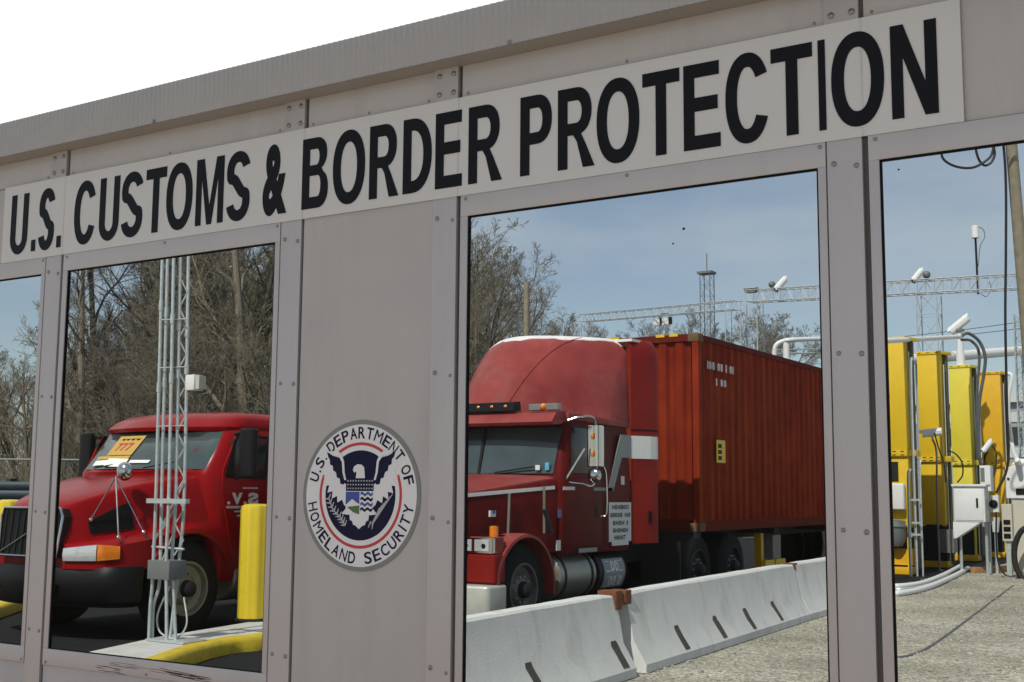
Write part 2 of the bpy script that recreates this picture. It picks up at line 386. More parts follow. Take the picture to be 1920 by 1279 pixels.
for i in range(len(seams)-1):
    a, b = seams[i], seams[i+1]; s = .006
    solid = (abs(a+2.99) < .01)
    pil = .105
    # pilaster at the right end of each bay, lower wall, head band, top strip
    B('wall_panel', 'booth_frame', MB().box(b-pil, b-s, D, D+.016, 0, 3.04), bevel=.0015)
    if solid:
        B('wall_panel', 'booth_panel', MB().box(a+s, b-pil-.001, YP-.010, D+.016, 0, 2.9225), bevel=.0015)
    else:
        B('wall_panel', 'booth_panel', MB().box(a+s, b-pil-.002, YP-.004, D+.018, 0, Z_RB-.003), bevel=.0015)
        B('wall_panel', 'booth_panel', MB().box(a+s, b-pil-.002, YP-.006, D+.018, Z_RT+.003, 2.9225), bevel=.0015)
    B('wall_panel', 'booth_panel', MB().box(a+s, b-pil-.002, YP-.002, D+.018, 2.9275, 3.04), bevel=.0015)
    if not solid:
        fl, fr = a+.012, b-pil-.003
        gl, gr = a+.041, b-.131
        mb = MB(); y0, y1 = D-.002, D+.014
        mb.box(fl, gl, y0, y1, Z_GB, Z_GT); mb.box(gr, fr, y0, y1, Z_GB, Z_GT)
        mb.box(fl, fr, y0, y1, Z_GT, Z_RT); mb.box(fl, fr, y0, y1, Z_RB, Z_GB)
        fr_o = B('window_frame', 'booth_frame', mb, bevel=.0015)
        g = MB(); t = .005; y0, y1 = D+.002, D+.013
        g.box(gl, gl+t, y0, y1, Z_GB, Z_GT); g.box(gr-t, gr, y0, y1, Z_GB, Z_GT)
        g.box(gl+t, gr-t, y0, y1, Z_GT-t, Z_GT); g.box(gl+t, gr-t, y0, y1, Z_GB, Z_GB+t*.6)
        B('gasket', 'gasket', g, fr_o, smooth=False)
        B('pane', 'tinted_glass', MB().box(gl+.003, gr-.003, D+.005, D+.011, Z_GB+.003, Z_GT-.004), fr_o, smooth=False)
        for x in (fl+.02, (fl+fr)/2, fr-.015):
            rivet(x, Z_RT-.012, .006, D-.002); rivet(x, Z_RB+.012, .006, D-.002)
    for z in (2.505, 1.98, 1.50, 1.02):
        if z > 2.4 or solid: rivet(b-pil+.02, z+.012, .008)
        rivet(b-.022, z, .006 if solid else .0075)
        if not solid and z < 2.4: rivet(b-pil+.02, z+.004, .0065)
    for x in (b-pil+.022, b-.024):
        rivet(x, 2.949, .0095); rivet(x, 3.015, .0095)
    for x in (a+.03, (a+b-pil)/2, b-pil-.03): rivet(x, 2.94, .005, YP-.002)
B('backing', 'seam_dark', MB().box(seams[0], seams[-1], D+.0185, D+.030, 0, Z_RB-.03), smooth=False)
B('backing', 'seam_dark', MB().box(seams[0], seams[-1], D+.0185, D+.030, Z_RT+.004, 3.04), smooth=False)
for x in seams:
    B('backing', 'seam_dark', MB().box(x-.04, x+.0135, D+.0165, D+.0245, Z_RB-.06, Z_RT+.03), smooth=False); B('backing', 'seam_dark', MB().box(x-.112, x-.075, D+.0165, D+.0245, Z_RB-.06, Z_RT+.03), smooth=False)
for px, py, r in ((1282, 429, .0045), (1262, 457, .0032), (1685, 318, .003)):
    q = onY(px, py, D+.0045); MB().ball((q.x, D+.0045, q.z), r, 5, (1, .25, 1)).build('dirt_speck', 'gasket', booth, off=OFF)
# roof edge: soffit box with a finely ribbed face
xa, xb = -7.2, 1.95
yf = D-.08
roof = B('roof', 'booth_fascia', MB().box(xa, xb, yf+.006, D+.85, 3.0402, 3.194))
mb = MB(); p = .0125; n = int((xb-xa)/p); A = []; Bm = []; Tm = []; cz = 3.158
for k in range(n+1):
    x = xa+k*p; y = yf + (.0038 if k % 2 else 0)
    A.append((x, y, 3.0405)); Bm.append((x, y, cz)); Tm.append((x, y+.006, 3.1965))
m_ = len(A); vs = A+Bm+Tm; fs = []
for k in range(m_-1): fs += [(k, k+1, k+1+m_, k+m_), (k+m_, k+1+m_, k+1+2*m_, k+2*m_)]
mb.add(vs, fs); B('fascia', 'booth_fascia', mb, roof, smooth=False)
for x in (-3.72, -2.05, -5.4, -.4): 
    o = rivet(x, 3.047, .008, yf)
# scuff marks on the lower panel under the second window
sc = MB(); rs = random.Random(3)
def scuff(px0, py0, px1, py1, w, brk=.4):
    a, b = onY(px0, py0, D), onY(px1, py1, D); n = 5
    for k in range(n):
        if rs.random() < brk: continue
        t0 = k/n + rs.uniform(-.05, .05); t1 = t0 + (1.0+rs.random())/n
        p, q = a.lerp(b, max(0, t0)), a.lerp(b, min(1, t1)); h = w*(.25+rs.random()*.6); dz = rs.uniform(-1, 1)*w*.35
        P = []; m = 9
        for i in range(m+1): P.append((p.x+(q.x-p.x)*i/m, p.z+(q.z-p.z)*i/m+dz+h*.5*math.sin(math.pi*i/m)*rs.uniform(.5, 1)))
        for i in range(m, -1, -1): P.append((p.x+(q.x-p.x)*i/m, p.z+(q.z-p.z)*i/m+dz-h*.5*math.sin(math.pi*i/m)*rs.uniform(.5, 1)-.0002))
        y = D-.0008-(.0 if p.z < Z_RB else .0022)
        sc.prism(P, lambda u, v, d: (u, y-d, v), -.012, 0)
for k in range(3): scuff(172+k*6, 1244+k*6, 228+k*5, 1256+k*4, .004)
for k in range(3): scuff(205, 1240+k*3, 335, 1258+k*4, .003, .3)
for k in range(6): scuff(298+k*4, 1253+k*2.5, 376+k*3, 1268+k*2.2, .006, .25)
for k in range(3): scuff(325, 1258+k*4, 398, 1272+k*3, .007, .3)
B('scuff_mark', 'scuff', sc, smooth=False)

# ================================================================== SIGN
sign = thing('sign', 'long pale sign reading U.S. CUSTOMS & BORDER PROTECTION in black capitals across the booth', 'sign', (-2.7, D, 2.75))
SO = Vector((-2.7, D, 2.75))
mb = MB(); YS = D-.0035
mb.box(-4.752, -.667, YS, D-.0005, 2.5835, 2.9245); mb.build('sign_panel', 'sign_face', sign, off=SO, smooth=False)
mb = MB()
for x in seams[2:6]: mb.box(x-.003, x+.003, YS-.0008, YS+.001, 2.584, 2.924)
mb.build('joint_line', mat('joint_grey', (.47, .455, .44), .5), sign, off=SO, smooth=False)
def xat(px, z=2.75):
    lo, hi = -6.0, 1.0
    for _ in range(50):
        m = (lo+hi)/2; v = Vector((m, D, z))-CAM; q = 960+FOC*v.dot(_r)/v.dot(_f)
        if q < px: lo = m
        else: hi = m
    return lo
L1 = [('U',22.2,54),('.',59.8,67.6),('S',75,103.5),('.',107.3,115.2),('C',141,181),('U',188.5,225),('S',230,269),('T',274.6,313),('O',313.8,362.5),('M',369.5,421),('S',427,470),('&',495,540),
      ('B',568.5,617),('O',626,686),('R',694.5,749.5),('D',757.5,811),('E',818,868),('R',880,943),('P',977,1036),('R',1047.5,1116),('O',1120,1200),('T',1206,1275.5),('E',1283,1351.5),('C',1361,1443),('T',1447,1525),('I',1535.6,1549),('O',1559.5,1658.5),('N',1671.5,1758.5)]
def fS(u, v, d): return (u, YS-.0006-d, v)
zb, zt = 2.6175, 2.8815
def fill2d(mb, conts, fn, th):
    """closed contours (outer, then holes) filled by a flat curve, then mapped through fn"""
    cu = bpy.data.curves.new('g', 'CURVE'); cu.dimensions = '2D'; cu.fill_mode = 'FRONT'
    for P in conts:
        sp = cu.splines.new('POLY'); sp.points.add(len(P)-1); sp.use_cyclic_u = True
        for q, (x, y) in zip(sp.points, P): q.co = (x, y, 0, 1)
    o = bpy.data.objects.new('g', cu); COL.objects.link(o)
    ev = o.evaluated_get(bpy.context.evaluated_depsgraph_get()); me = ev.to_mesh()
    vs = [(v.co.x, v.co.y) for v in me.vertices]; fs = [tuple(p.vertices) for p in me.polygons]
    ev.to_mesh_clear(); bpy.data.objects.remove(o); bpy.data.curves.remove(cu)
    n = len(vs); cnt = {}
    for f in fs:
        for i in range(len(f)): e = (f[i], f[(i+1) % len(f)]); cnt.setdefault(tuple(sorted(e)), []).append(e)
    mb.add([fn(u, v, 0) for u, v in vs] + [fn(u, v, th) for u, v in vs], list(fs) + [tuple(i+n for i in f) for f in fs] + [(e[0][0], e[0][1], e[0][1]+n, e[0][0]+n) for e in cnt.values() if len(e) == 1])
ST, BR = .0352, .0425
def arc(cx, cy, rx, ry, a0, a1, n=18, e=2.2):
    out = []
    for k in range(n+1):
        t = R_(a0+(a1-a0)*k/n); c, s_ = math.cos(t), math.sin(t)
        out.append((cx+rx*math.copysign(abs(c)**(2/e), c), cy+ry*math.copysign(abs(s_)**(2/e), s_)))
    return out
def bowl(x0, x1, y0, y1, rx):   # D-shaped contour, straight on the left
    return [(x0, y0)] + arc(x1-rx, (y0+y1)/2, rx, (y1-y0)/2, -90, 90) + [(x0, y1)]
def strokepoly(C_, wv=ST, wh=BR):
    L_, R2 = [], []; n = len(C_)
    for i in range(n):
        a_, b_ = Vector(C_[max(i-1, 0)]), Vector(C_[min(i+1, n-1)]); t = (b_-a_).normalized()
        w = .5*math.sqrt((wh*t.x)**2 + (wv*t.y)**2); q = Vector(C_[i])
        L_.append(tuple(q+Vector((-t.y, t.x))*w)); R2.append(tuple(q-Vector((-t.y, t.x))*w))
    return L_ + R2[::-1]
def letter(ch, x0, x1, z0, z1):
    w, h = x1-x0, z1-z0; st, br = ST, BR
    if ch == '.': return [[(x0,z0),(x1,z0),(x1,z0+.05),(x0,z0+.05)]]
    if ch == 'I': return [[(x0,z0),(x1,z0),(x1,z1),(x0,z1)]]
    if ch == 'T': return [[(x0,z1-br),((x0+x1-st)/2,z1-br),((x0+x1-st)/2,z0),((x0+x1+st)/2,z0),((x0+x1+st)/2,z1-br),(x1,z1-br),(x1,z1),(x0,z1)]]
    if ch == 'E':
        mz = (z0+z1)/2+.006
        return [[(x0,z0),(x1,z0),(x1,z0+br),(x0+st,z0+br),(x0+st,mz-br/2),(x1-.008,mz-br/2),(x1-.008,mz+br/2),(x0+st,mz+br/2),(x0+st,z1-br),(x1-.003,z1-br),(x1-.003,z1),(x0,z1)]]
    if ch == 'N':
        s_ = st*.92
        return [[(x0,z0),(x0+s_,z0),(x0+s_,z1-.093),(x1-st,z0),(x1,z0),(x1,z1),(x1-s_,z1),(x1-s_,z0+.093),(x0+st,z1),(x0,z1)]]
    if ch == 'M':
        s_ = st*.85; m = (x0+x1)/2; d = .017
        return [[(x0,z0),(x0+s_,z0),(x0+s_,z1-.075),(m-d*.75,z0),(m+d*.75,z0),(x1-s_,z1-.075),(x1-s_,z0),(x1,z0),(x1,z1),(x1-s_*1.35,z1),(m,z0+.072),(x0+s_*1.35,z1),(x0,z1)]]
    if ch == 'U':
        cx = (x0+x1)/2; rx = w/2; rz = .075; ix, iz = rx-st, rz-.040
        return [[(x0, z1)] + [(cx-rx*math.cos(R_(t)), z0+rz-rz*math.sin(R_(t))) for t in range(0, 181, 12)] + [(x1, z1), (x1-st, z1)] + [(cx+ix*math.cos(R_(t)), z0+rz-iz*math.sin(R_(t))) for t in range(0, 181, 12)] + [(x0+st, z1)]]
    if ch == 'O':
        cx, cz_ = (x0+x1)/2, (z0+z1)/2
        return [arc(cx, cz_, w/2, h/2, 0, 352, 44), arc(cx, cz_, w/2-st*1.03, h/2-br*1.03, 0, 352, 44)]
    if ch == 'D': return [bowl(x0, x1, z0, z1, w*.66), bowl(x0+st, x1-st, z0+br, z1-br, w*.66-st)]
    if ch in 'PR':
        y0 = z0 + h*(.38 if ch == 'P' else .41); rx = w*.46 if ch == 'P' else w*.42; xr = x1 if ch == 'P' else x1-w*.08
        out = [(x0, z0), (x0+st, z0), (x0+st, y0)]
        if ch == 'R':
            out = [(x0, z0), (x0+st, z0), (x0+st, y0), (x0+w*.42, y0), (x0+w*.52, y0-.022), (x1-st*1.18, z0), (x1, z0), (x1-w*.25, y0-.03), (x1-w*.37, y0+.004)]
        return [out + arc(xr-rx, (y0+z1)/2, rx, (z1-y0)/2, -78 if ch == 'R' else -90, 90) + [(x0, z1)], bowl(x0+st, xr-st, y0+br*.92, z1-br, max(.012, rx-st))]
    if ch == 'B':
        ym = z0+h*.535; rx = w*.40
        return [[(x0, z0)] + arc(x1-rx, (z0+ym)/2, rx, (ym-z0)/2, -90, 62, 14) + arc(x1-w*.06-rx, (ym+z1)/2, rx, (z1-ym)/2, -62, 90, 14) + [(x0, z1)],
                bowl(x0+st, x1-st, z0+br, ym-br*.45, max(.012, rx-st)), bowl(x0+st, x1-w*.06-st, ym+br*.47, z1-br, max(.012, rx-st))]
    if ch == 'C':
        return [strokepoly(arc((x0+x1)/2+.001, (z0+z1)/2, w/2-st/2, h/2-br/2, 31, 331, 44), st*1.02, br*1.02)]
    if ch == 'S':
        cx = (x0+x1)/2; rx, q = w/2-st/2, h/4-br/4; yt, yb = z1-br/2-q, z0+br/2+q
        C_ = arc(cx, yt, rx, q, 18, 205, 18, 2.1) + [(cx-rx*.45, (yt+yb)/2+q*.42), (cx, (yt+yb)/2), (cx+rx*.45, (yt+yb)/2-q*.42)] + arc(cx, yb, rx, q, 25, -165, 18, 2.1)
        return [strokepoly([tuple(p[:2]) for p in bez([(a_[0], a_[1], 0) for a_ in C_], 3)], st*1.06, br)]
for ch, a, b in L1:
    z0, z1 = zb, zt
    x0, x1 = (xat(a, 2.64), xat(b, 2.64)) if ch == '.' else (xat(a), xat(b))
    if ch in 'OSC&': z0 -= .0045; z1 += .0045
    if ch == 'U': z0 -= .0045
    g = MB()
    if ch == '&': put_glyph(g, ch, fS, x0, x1, z0, z1, .045, th=.0016)
    else: fill2d(g, letter(ch, x0, x1, z0, z1), fS, .0016)
    g.build('letter', 'black_vinyl', sign, off=SO, smooth=False)

# ================================================================== SEAL
SC = Vector((-2.692, D, 1.584)); SR = .258
seal = thing('seal', 'round Homeland Security seal with white eagle on navy, stuck on the booth panel', 'emblem', SC)
YD = -.0005
def fD(y0): return lambda u, v, d: (u, y0-d, v)
def circ(r, n=72): return [(r*math.cos(2*math.pi*k/n), r*math.sin(2*math.pi*k/n)) for k in range(n)]
def disc(name, m, r, lev, par=seal): return MB().prism(circ(r), fD(0), 0, .0010+lev*.0006).build(name, m, par, smooth=False)
disc('rim', 'seal_grey', SR, 0); disc('outer_band', 'seal_white', SR*.94, 1)
def arcring(r0, r1, a0, a1, lev):
    mb = MB(); n = 60; P = [(r1*math.cos(R_(a0+(a1-a0)*k/n)), r1*math.sin(R_(a0+(a1-a0)*k/n))) for k in range(n+1)] + [(r0*math.cos(R_(a1-(a1-a0)*k/n)), r0*math.sin(R_(a1-(a1-a0)*k/n))) for k in range(n+1)]
    return mb.prism(P, fD(0), 0, .0010+lev*.0006)
def poly_part(name, m, P, lev, mir=False, par=seal):
    P = [(x*SR, y*SR) for x, y in P]; th = .0010+lev*.0006
    for q in ([P, [(-x, y) for x, y in P][::-1]] if mir else [P]):
        mb = MB(); fill2d(mb, [q], lambda u, v, d: (u, -d, v), th); o = mb.build(name, m, par, smooth=False)
    return o
for a0, a1 in ((-203, 23), (56, 124)): arcring(SR*.662, SR*.702, a0, a1, 2).build('red_ring', 'seal_red', seal, smooth=False)
disc('navy_disc', 'seal_navy', SR*.595, 2)
poly_part('wing', 'seal_white', [(.20,.14),(.28,.16),(.40,.26),(.475,.40),(.53,.49),(.61,.47),(.62,.37),(.57,.35),(.63,.23),(.56,.22),(.61,.12),(.53,.13),(.56,.03),(.47,.05),(.48,-.05),(.39,-.01),(.38,-.10),(.30,-.06),(.26,-.14),(.20,-.12)], 3, True)
poly_part('wing_feathers', 'seal_navy', [(.25,.18),(.30,.30),(.315,.44),(.37,.50),(.48,.525),(.58,.575),(.56,.51),(.53,.475),(.525,.41),(.475,.39),(.465,.325),(.415,.305),(.40,.235),(.35,.22),(.335,.15),(.28,.14)], 4, True)
poly_part('shoulder_line', 'seal_white', [(.235,.20),(.265,.30),(.28,.45),(.32,.53),(.385,.535),(.36,.50),(.315,.44),(.30,.30),(.265,.20)], 5, True)
poly_part('wing_tip', 'seal_white', [(.32,.53),(.40,.60),(.48,.59),(.56,.585),(.48,.535),(.37,.515)], 3, True)
poly_part('head', 'seal_white', [(-.075,.20),(-.065,.27),(-.06,.315),(-.10,.30),(-.125,.335),(-.105,.38),(-.05,.41),(.02,.405),(.065,.37),(.075,.30),(.085,.20)], 4)
poly_part('chest', 'seal_white', [(-.26,.07),(.26,.07),(.26,-.10),(.20,-.22),(.0,-.30),(-.20,-.22),(-.26,-.10)], 4)
sh = poly_part('shield', 'seal_navy', [(-.235,.225),(-.235,.055),(.235,.055),(.235,.225)], 5)
mb = MB()
for r in range(3):
    for c in range(10): mb.box((-.212+c*.046)*SR, (-.190+c*.046)*SR, -.0010-.0006*6, -.001, (.200-r*.05)*SR, (.180-r*.05)*SR)
mb.build('star_rows', 'seal_silver', sh, smooth=False)
poly_part('sky_quarter', 'seal_blue', [(-.235,.045),(-.235,-.12),(0,-.12),(0,.045)], 5)
poly_part('mountain', 'seal_white', [(-.235,-.17),(-.21,-.115),(-.12,-.05),(-.04,-.10),(0,-.115),(0,-.21)], 6)
poly_part('field', 'seal_green', [(-.205,-.155),(0,-.135),(0,-.25),(-.10,-.225)], 7)
for r, m_ in enumerate(('seal_blue', 'seal_navy', 'seal_blue', 'seal_navy')):
    P = [(.02+.205*k/12, .035-r*.068+.014*math.sin(k*1.1)) for k in range(13)] + [(.02+.205*k/12, .0-r*.068+.014*math.sin(k*1.1)) for k in range(12, -1, -1)]
    poly_part('wave', m_, P, 6)
poly_part('thigh', 'seal_white', [(.10,-.20),(.22,-.17),(.30,-.245),(.20,-.26),(.12,-.25)], 5, True)
poly_part('tail', 'seal_white', [(-.17,-.24),(.17,-.24),(.155,-.33),(.12,-.34),(.10,-.39),(.06,-.40),(.0,-.445),(-.06,-.40),(-.10,-.39),(-.12,-.34),(-.155,-.33)], 3.5)
def strokes(name, m, segs, w, lev):
    mb = MB()
    for i_, ((x0, y0), (x1, y1)) in enumerate(segs):
        d = Vector((x1-x0, y1-y0)); n = Vector((-d.y, d.x)).normalized()*w
        mb.prism([((x0+n.x)*SR,(y0+n.y)*SR),((x0-n.x)*SR,(y0-n.y)*SR),((x1-n.x*.5)*SR,(y1-n.y*.5)*SR),((x1+n.x*.5)*SR,(y1+n.y*.5)*SR)], fD(0), 0, .0010+lev*.0006+i_*.00004)
    return mb.build(name, m, seal, smooth=False)
seg = []
br = [(-.24,-.40),(-.32,-.30),(-.45,-.20),(-.53,-.05)]
for p, q in zip(br, br[1:]): seg.append((p, q))
for t in range(9):
    k = t/8*2.99; i = int(k); f_ = k-i; x = br[i][0]+(br[i+1][0]-br[i][0])*f_; y = br[i][1]+(br[i+1][1]-br[i][1])*f_
    seg += [((x, y), (x-.07, y+.0)), ((x, y), (x+.03, y+.07))]
strokes('olive_branch', 'seal_silver', seg, .012, 4)
seg = [((.22,-.38),(.55-.035*k, .02-.03*k)) for k in range(7)] + [((.20,-.34),(.16,-.42)), ((.24,-.34),(.22,-.44))]
strokes('arrows', 'seal_silver', seg, .011, 4)
def arctext(s, r, a0, a1, h, up=True):
    mb = MB(); n = len(s)
    wts = [.5 if c in ' .' else (.45 if c == 'I' else 1.15 if c == 'M' else 1) for c in s]; tot = sum(wts); acc = 0
    for c, w in zip(s, wts):
        a = R_(a0+(a1-a0)*(acc+w/2)/tot); acc += w
        if c == ' ': continue
        cw = abs(R_(a1-a0))*r/tot*w*.80
        e = Vector((math.cos(a), math.sin(a)))
        upv = e if up else -e; rt = Vector((upv.y, -upv.x))
        def fn(u, v, d, e=e, upv=upv, rt=rt): 
            q = e*r + rt*u + upv*v; return (q.x, -.0016-d*1.9, q.y)
        hh = h*.2 if c == '.' else h
        if c == '.': cw *= .5
        if c == 'I': cw *= .42
        put_glyph(mb, c, fn, -cw/2, cw/2, -h/2, -h/2+hh, 0 if c in 'MNHI' else .012, th=.0006)
    return mb
arctext('U.S. DEPARTMENT OF', SR*.83, 168, 9, SR*.155).build('lettering', 'seal_navy', seal, smooth=False)
arctext('HOMELAND', SR*.83, 186, 267, SR*.155, False).build('lettering', 'seal_navy', seal, smooth=False); arctext('SECURITY', SR*.83, 276, 353, SR*.155, False).build('lettering', 'seal_navy', seal, smooth=False)

# ================================================================== SUNBLOCKER roof added in front of the booth (outside the frame; shades the wall)
cy0, cy1, cz0 = -3.5, .55, 6.4
sunblocker = thing('sunblocker', 'unseen flat grey canopy on four posts, added to shade the booth wall', 'sunblocker', (-2.5, -1.5, 0))
CO = Vector((-2.5, -1.5, 0))
MB().box(-14, 9, cy0, cy1, cz0, cz0+.25).build('roof', 'sunblocker_grey', sunblocker, off=CO)
MB().box(-14.05, 9.05, cy0-.05, cy0, cz0-.1, cz0+.35).build('fascia', 'sunblocker_grey', sunblocker, off=CO)
for x in (-13, 8):
    for y in (cy0+.4, cy1-.3): MB().box(x-.12, x+.12, y-.12, y+.12, 0, cz0).build('post', 'sunblocker_grey', sunblocker, off=CO)
# ================================================================== ISLAND, BARRIERS, BOLLARDS
def island(name, pts, h, label, seg_yellow):
    """raised concrete island with a yellow nosing along one run of its edge"""
    mb = MB(); n = len(pts)
    if sum(pts[i][0]*pts[(i+1) % n][1]-pts[(i+1) % n][0]*pts[i][1] for i in range(n)) < 0: pts = pts[::-1]
    def off(d):
        out = []
        for i in range(n):
            a, b, c = (Vector(pts[(i+k-1) % n]) for k in range(3))
            t = (c-a).normalized(); out.append((b.x - t.y*d, b.y + t.x*d))
        return out
    r0, r1, r2 = off(.06), off(.06), off(.085)
    mb.loft([[(x, y, .006) for x, y in r0], [(x, y, h-.02) for x, y in r1], [(x, y, h) for x, y in r2]], True, True)
    o = mb.build(name, 'concrete'); struct(o)
    return o
def yellow_curb(pts, h, w=.16, name='painted_curb'):
    mb = MB(); rings = []; P = [Vector((x, y, 0)) for x, y in pts]
    for i, p in enumerate(P):
        t = (P[min(i+1, len(P)-1)]-P[max(i-1, 0)]).normalized(); nrm = Vector((-t.y, t.x, 0))   # towards the island
        rings.append([p - nrm*.004 + Vector((0, 0, .006)), p + Vector((0, 0, h-.045)) - nrm*.004, p + nrm*.02 + Vector((0, 0, h-.008)), p + nrm*.05 + Vector((0, 0, h+.006)), p + nrm*w + Vector((0, 0, h+.006)), p + nrm*w + Vector((0, 0, .006))])
    mb.loft(rings, True, True); return mb.build(name, 'curb_yellow')
IH = .15
near = [onZ(px, py, IH) for px, py in ((318, 1232), (345, 1222), (375, 1212), (410, 1203), (450, 1196), (492, 1192))]
nearpts = [(-7.75, 6.2), (-7.95, 6.85)] + [(p.x, p.y) for p in near] + [(-8.86, 9.65), (-9.02, 9.98), (-9.26, 10.3), (-9.56, 10.62), (-9.80, 10.95), (-9.90, 11.3)]
nearpts = [(p.x, p.y) for p in bez([(x, y, 0) for x, y in nearpts], 4)]
far_ = [(-10.12, 11.4), (onZ(490, 1160, IH).x, onZ(490, 1160, IH).y), (onZ(280, 1194, IH).x, onZ(280, 1194, IH).y), (onZ(168, 1218, IH).x, onZ(168, 1218, IH).y), (-9.05, 6.9), (-8.8, 6.3)]
isl = island('traffic_island', nearpts + far_, IH, '', None)
yc = yellow_curb(nearpts, IH); tag(yc, 'yellow painted curved curb edging the concrete island beside the conduit rack', 'curb')
# second island further left
p2 = [onZ(px, py, IH) for px, py in ((-60, 1150), (0, 1137), (45, 1123), (95, 1112))]
np_ = [(p2[0].x-.9, p2[0].y-1.2)] + [(p.x, p.y) for p in p2] + [(p2[-1].x-.3, p2[-1].y+3), (p2[-1].x-.4, p2[-1].y+9)]
np_ = [(p.x, p.y) for p in bez([(x, y, 0) for x, y in np_], 4)]
fp = [(np_[-1][0]-1.0, np_[-1][1]), (np_[0][0]-1.4, np_[0][1]+1.2)]
island('traffic_island', np_ + fp, IH, '', None)
tag(yellow_curb(np_, IH), 'yellow painted curb edging the far island beside the red truck bumper', 'curb')

def bollard(loc, label, h=1.29, r=.172):
    t = thing('bollard', label, 'bollard', loc, 0, 'yellow bollards on the islands')
    mb = MB(); n = 60; rings = []
    for z, k in ((0, 1), (h-.06, 1), (h-.02, .93), (h, .70), (h+.005, .01)):
        rings.append([((r+.004*math.cos(10*2*math.pi*j/n))*k*math.cos(2*math.pi*j/n), (r+.004*math.cos(10*2*math.pi*j/n))*k*math.sin(2*math.pi*j/n), z) for j in range(n)])
    mb.loft(rings); mb.build('sleeve', 'yellow_sleeve', t)
    MB().lathe([(0, r+.03), (.02, r+.03), (.03, r+.012)], (0, 0, 0), (0, 0, 1), 32).build('base_ring', 'dark_steel', t)
    return t
q = onZ(474, 1163, IH); bollard((q.x, q.y, IH), 'tall yellow bollard on the concrete island in front of the red truck door')
q = onZ(10, 1119, IH); bollard((q.x, q.y, IH), 'yellow bollard on the far island beside the red truck grille')

def jersey(y0, y1, xa, xb, label, slots, ends=(True, True)):
    """concrete barrier lying from (xa,y0) to (xb,y1)"""
    L = math.hypot(xb-xa, y1-y0); rz = math.atan2(-(xb-xa), y1-y0)
    t = thing('concrete_barrier', label, 'barrier', (xa, y0, .006), rz, 'white concrete barriers in a row')
    H_ = .70; prof = [(.285, 0), (.285, .075), (.16, .28), (.085, H_-.02), (.065, H_), (-.065, H_), (-.085, H_-.02), (-.16, .28), (-.285, .075), (-.285, 0)]
    mb = MB(); ny = 14; rr = random.Random(int(y0*10)); rings = []
    for i in range(ny+1):
        y = L*i/ny; k = .0 if 0 < i < ny else .012
        rings.append([(x*(1-k*1.5)+rr.uniform(-.002, .002), y, z-(k if z > .3 else 0)+(rr.uniform(-.003, .003) if z > .3 else 0)) for x, z in prof])
    mb.loft(rings); mb.build('body', 'barrier_white', t, ang=25)
    for s in slots:                                     # cast-in slots across the lower slope, dark inside
        y = s-y0; a = MB(); w = rr.uniform(.045, .07)
        pts = [(.150, .315), (.163, .28), (.205, .21+rr.uniform(-.0, .0)), (.272, .098)]
        L_ = [(x+.004, y-w*rr.uniform(.6, 1.1)+.10*(.315-z), z+.003) for x, z in pts]; R2 = [(x+.004, y+w+.10*(.315-z)+rr.uniform(-.01, .01), z+.003) for x, z in pts]
        L2 = [(x-.03, yy, z-.02) for x, yy, z in L_]; R3 = [(x-.03, yy, z-.02) for x, yy, z in R2]
        a.loft([[L_[i], R2[i], R3[i], L2[i]] for i in range(4)]); a.build('slot', 'slot_dark', t, smooth=False)
    return t, L

def bx(y): return -5.19-(y-10)*.06
jersey(6.35, 9.84, bx(6.35), bx(9.84), 'white concrete barrier nearest the booth, left of the rusty hinge', [8.05, 9.62])
jersey(10.06, 15.5, bx(10.06), bx(15.5), 'white concrete barrier between two rusty hinges, in front of the truck fuel tank', [11.1, 12.2, 13.2, 14.25])
jersey(15.53, 18.9, bx(15.53), -5.62, 'farthest white concrete barrier, only its near end seen past the second hinge', [16.8, 18])
def hinge(y, label, g=.05):
    x = bx(y); t = thing('hinge', label, 'hinge', (x, y, 0), .06, 'rusty hinges joining the concrete barriers')
    MB().rbox(-.07, .115, -.24, -.10, .57, .735, .012).build('knuckle', 'rust', t)
    MB().rbox(-.07, .105, .0, .13, .60, .725, .012).build('knuckle', 'rust', t)
    MB().box(-.05, .085, -.10, .0, .61, .70).build('hinge_plate', 'rust', t)
    MB().tube([(.05, -.10, .02), (.05, -.10, .60)], .022, 12).build('pin', 'rust', t)
    return t
hinge(10.015, 'rusty brown hinge joining the two nearest white concrete barriers')
h_ = hinge(15.56, 'rusty hinge at the far end of the second white barrier'); h_.scale = (.8, .5, .7); h_.location.z = .20

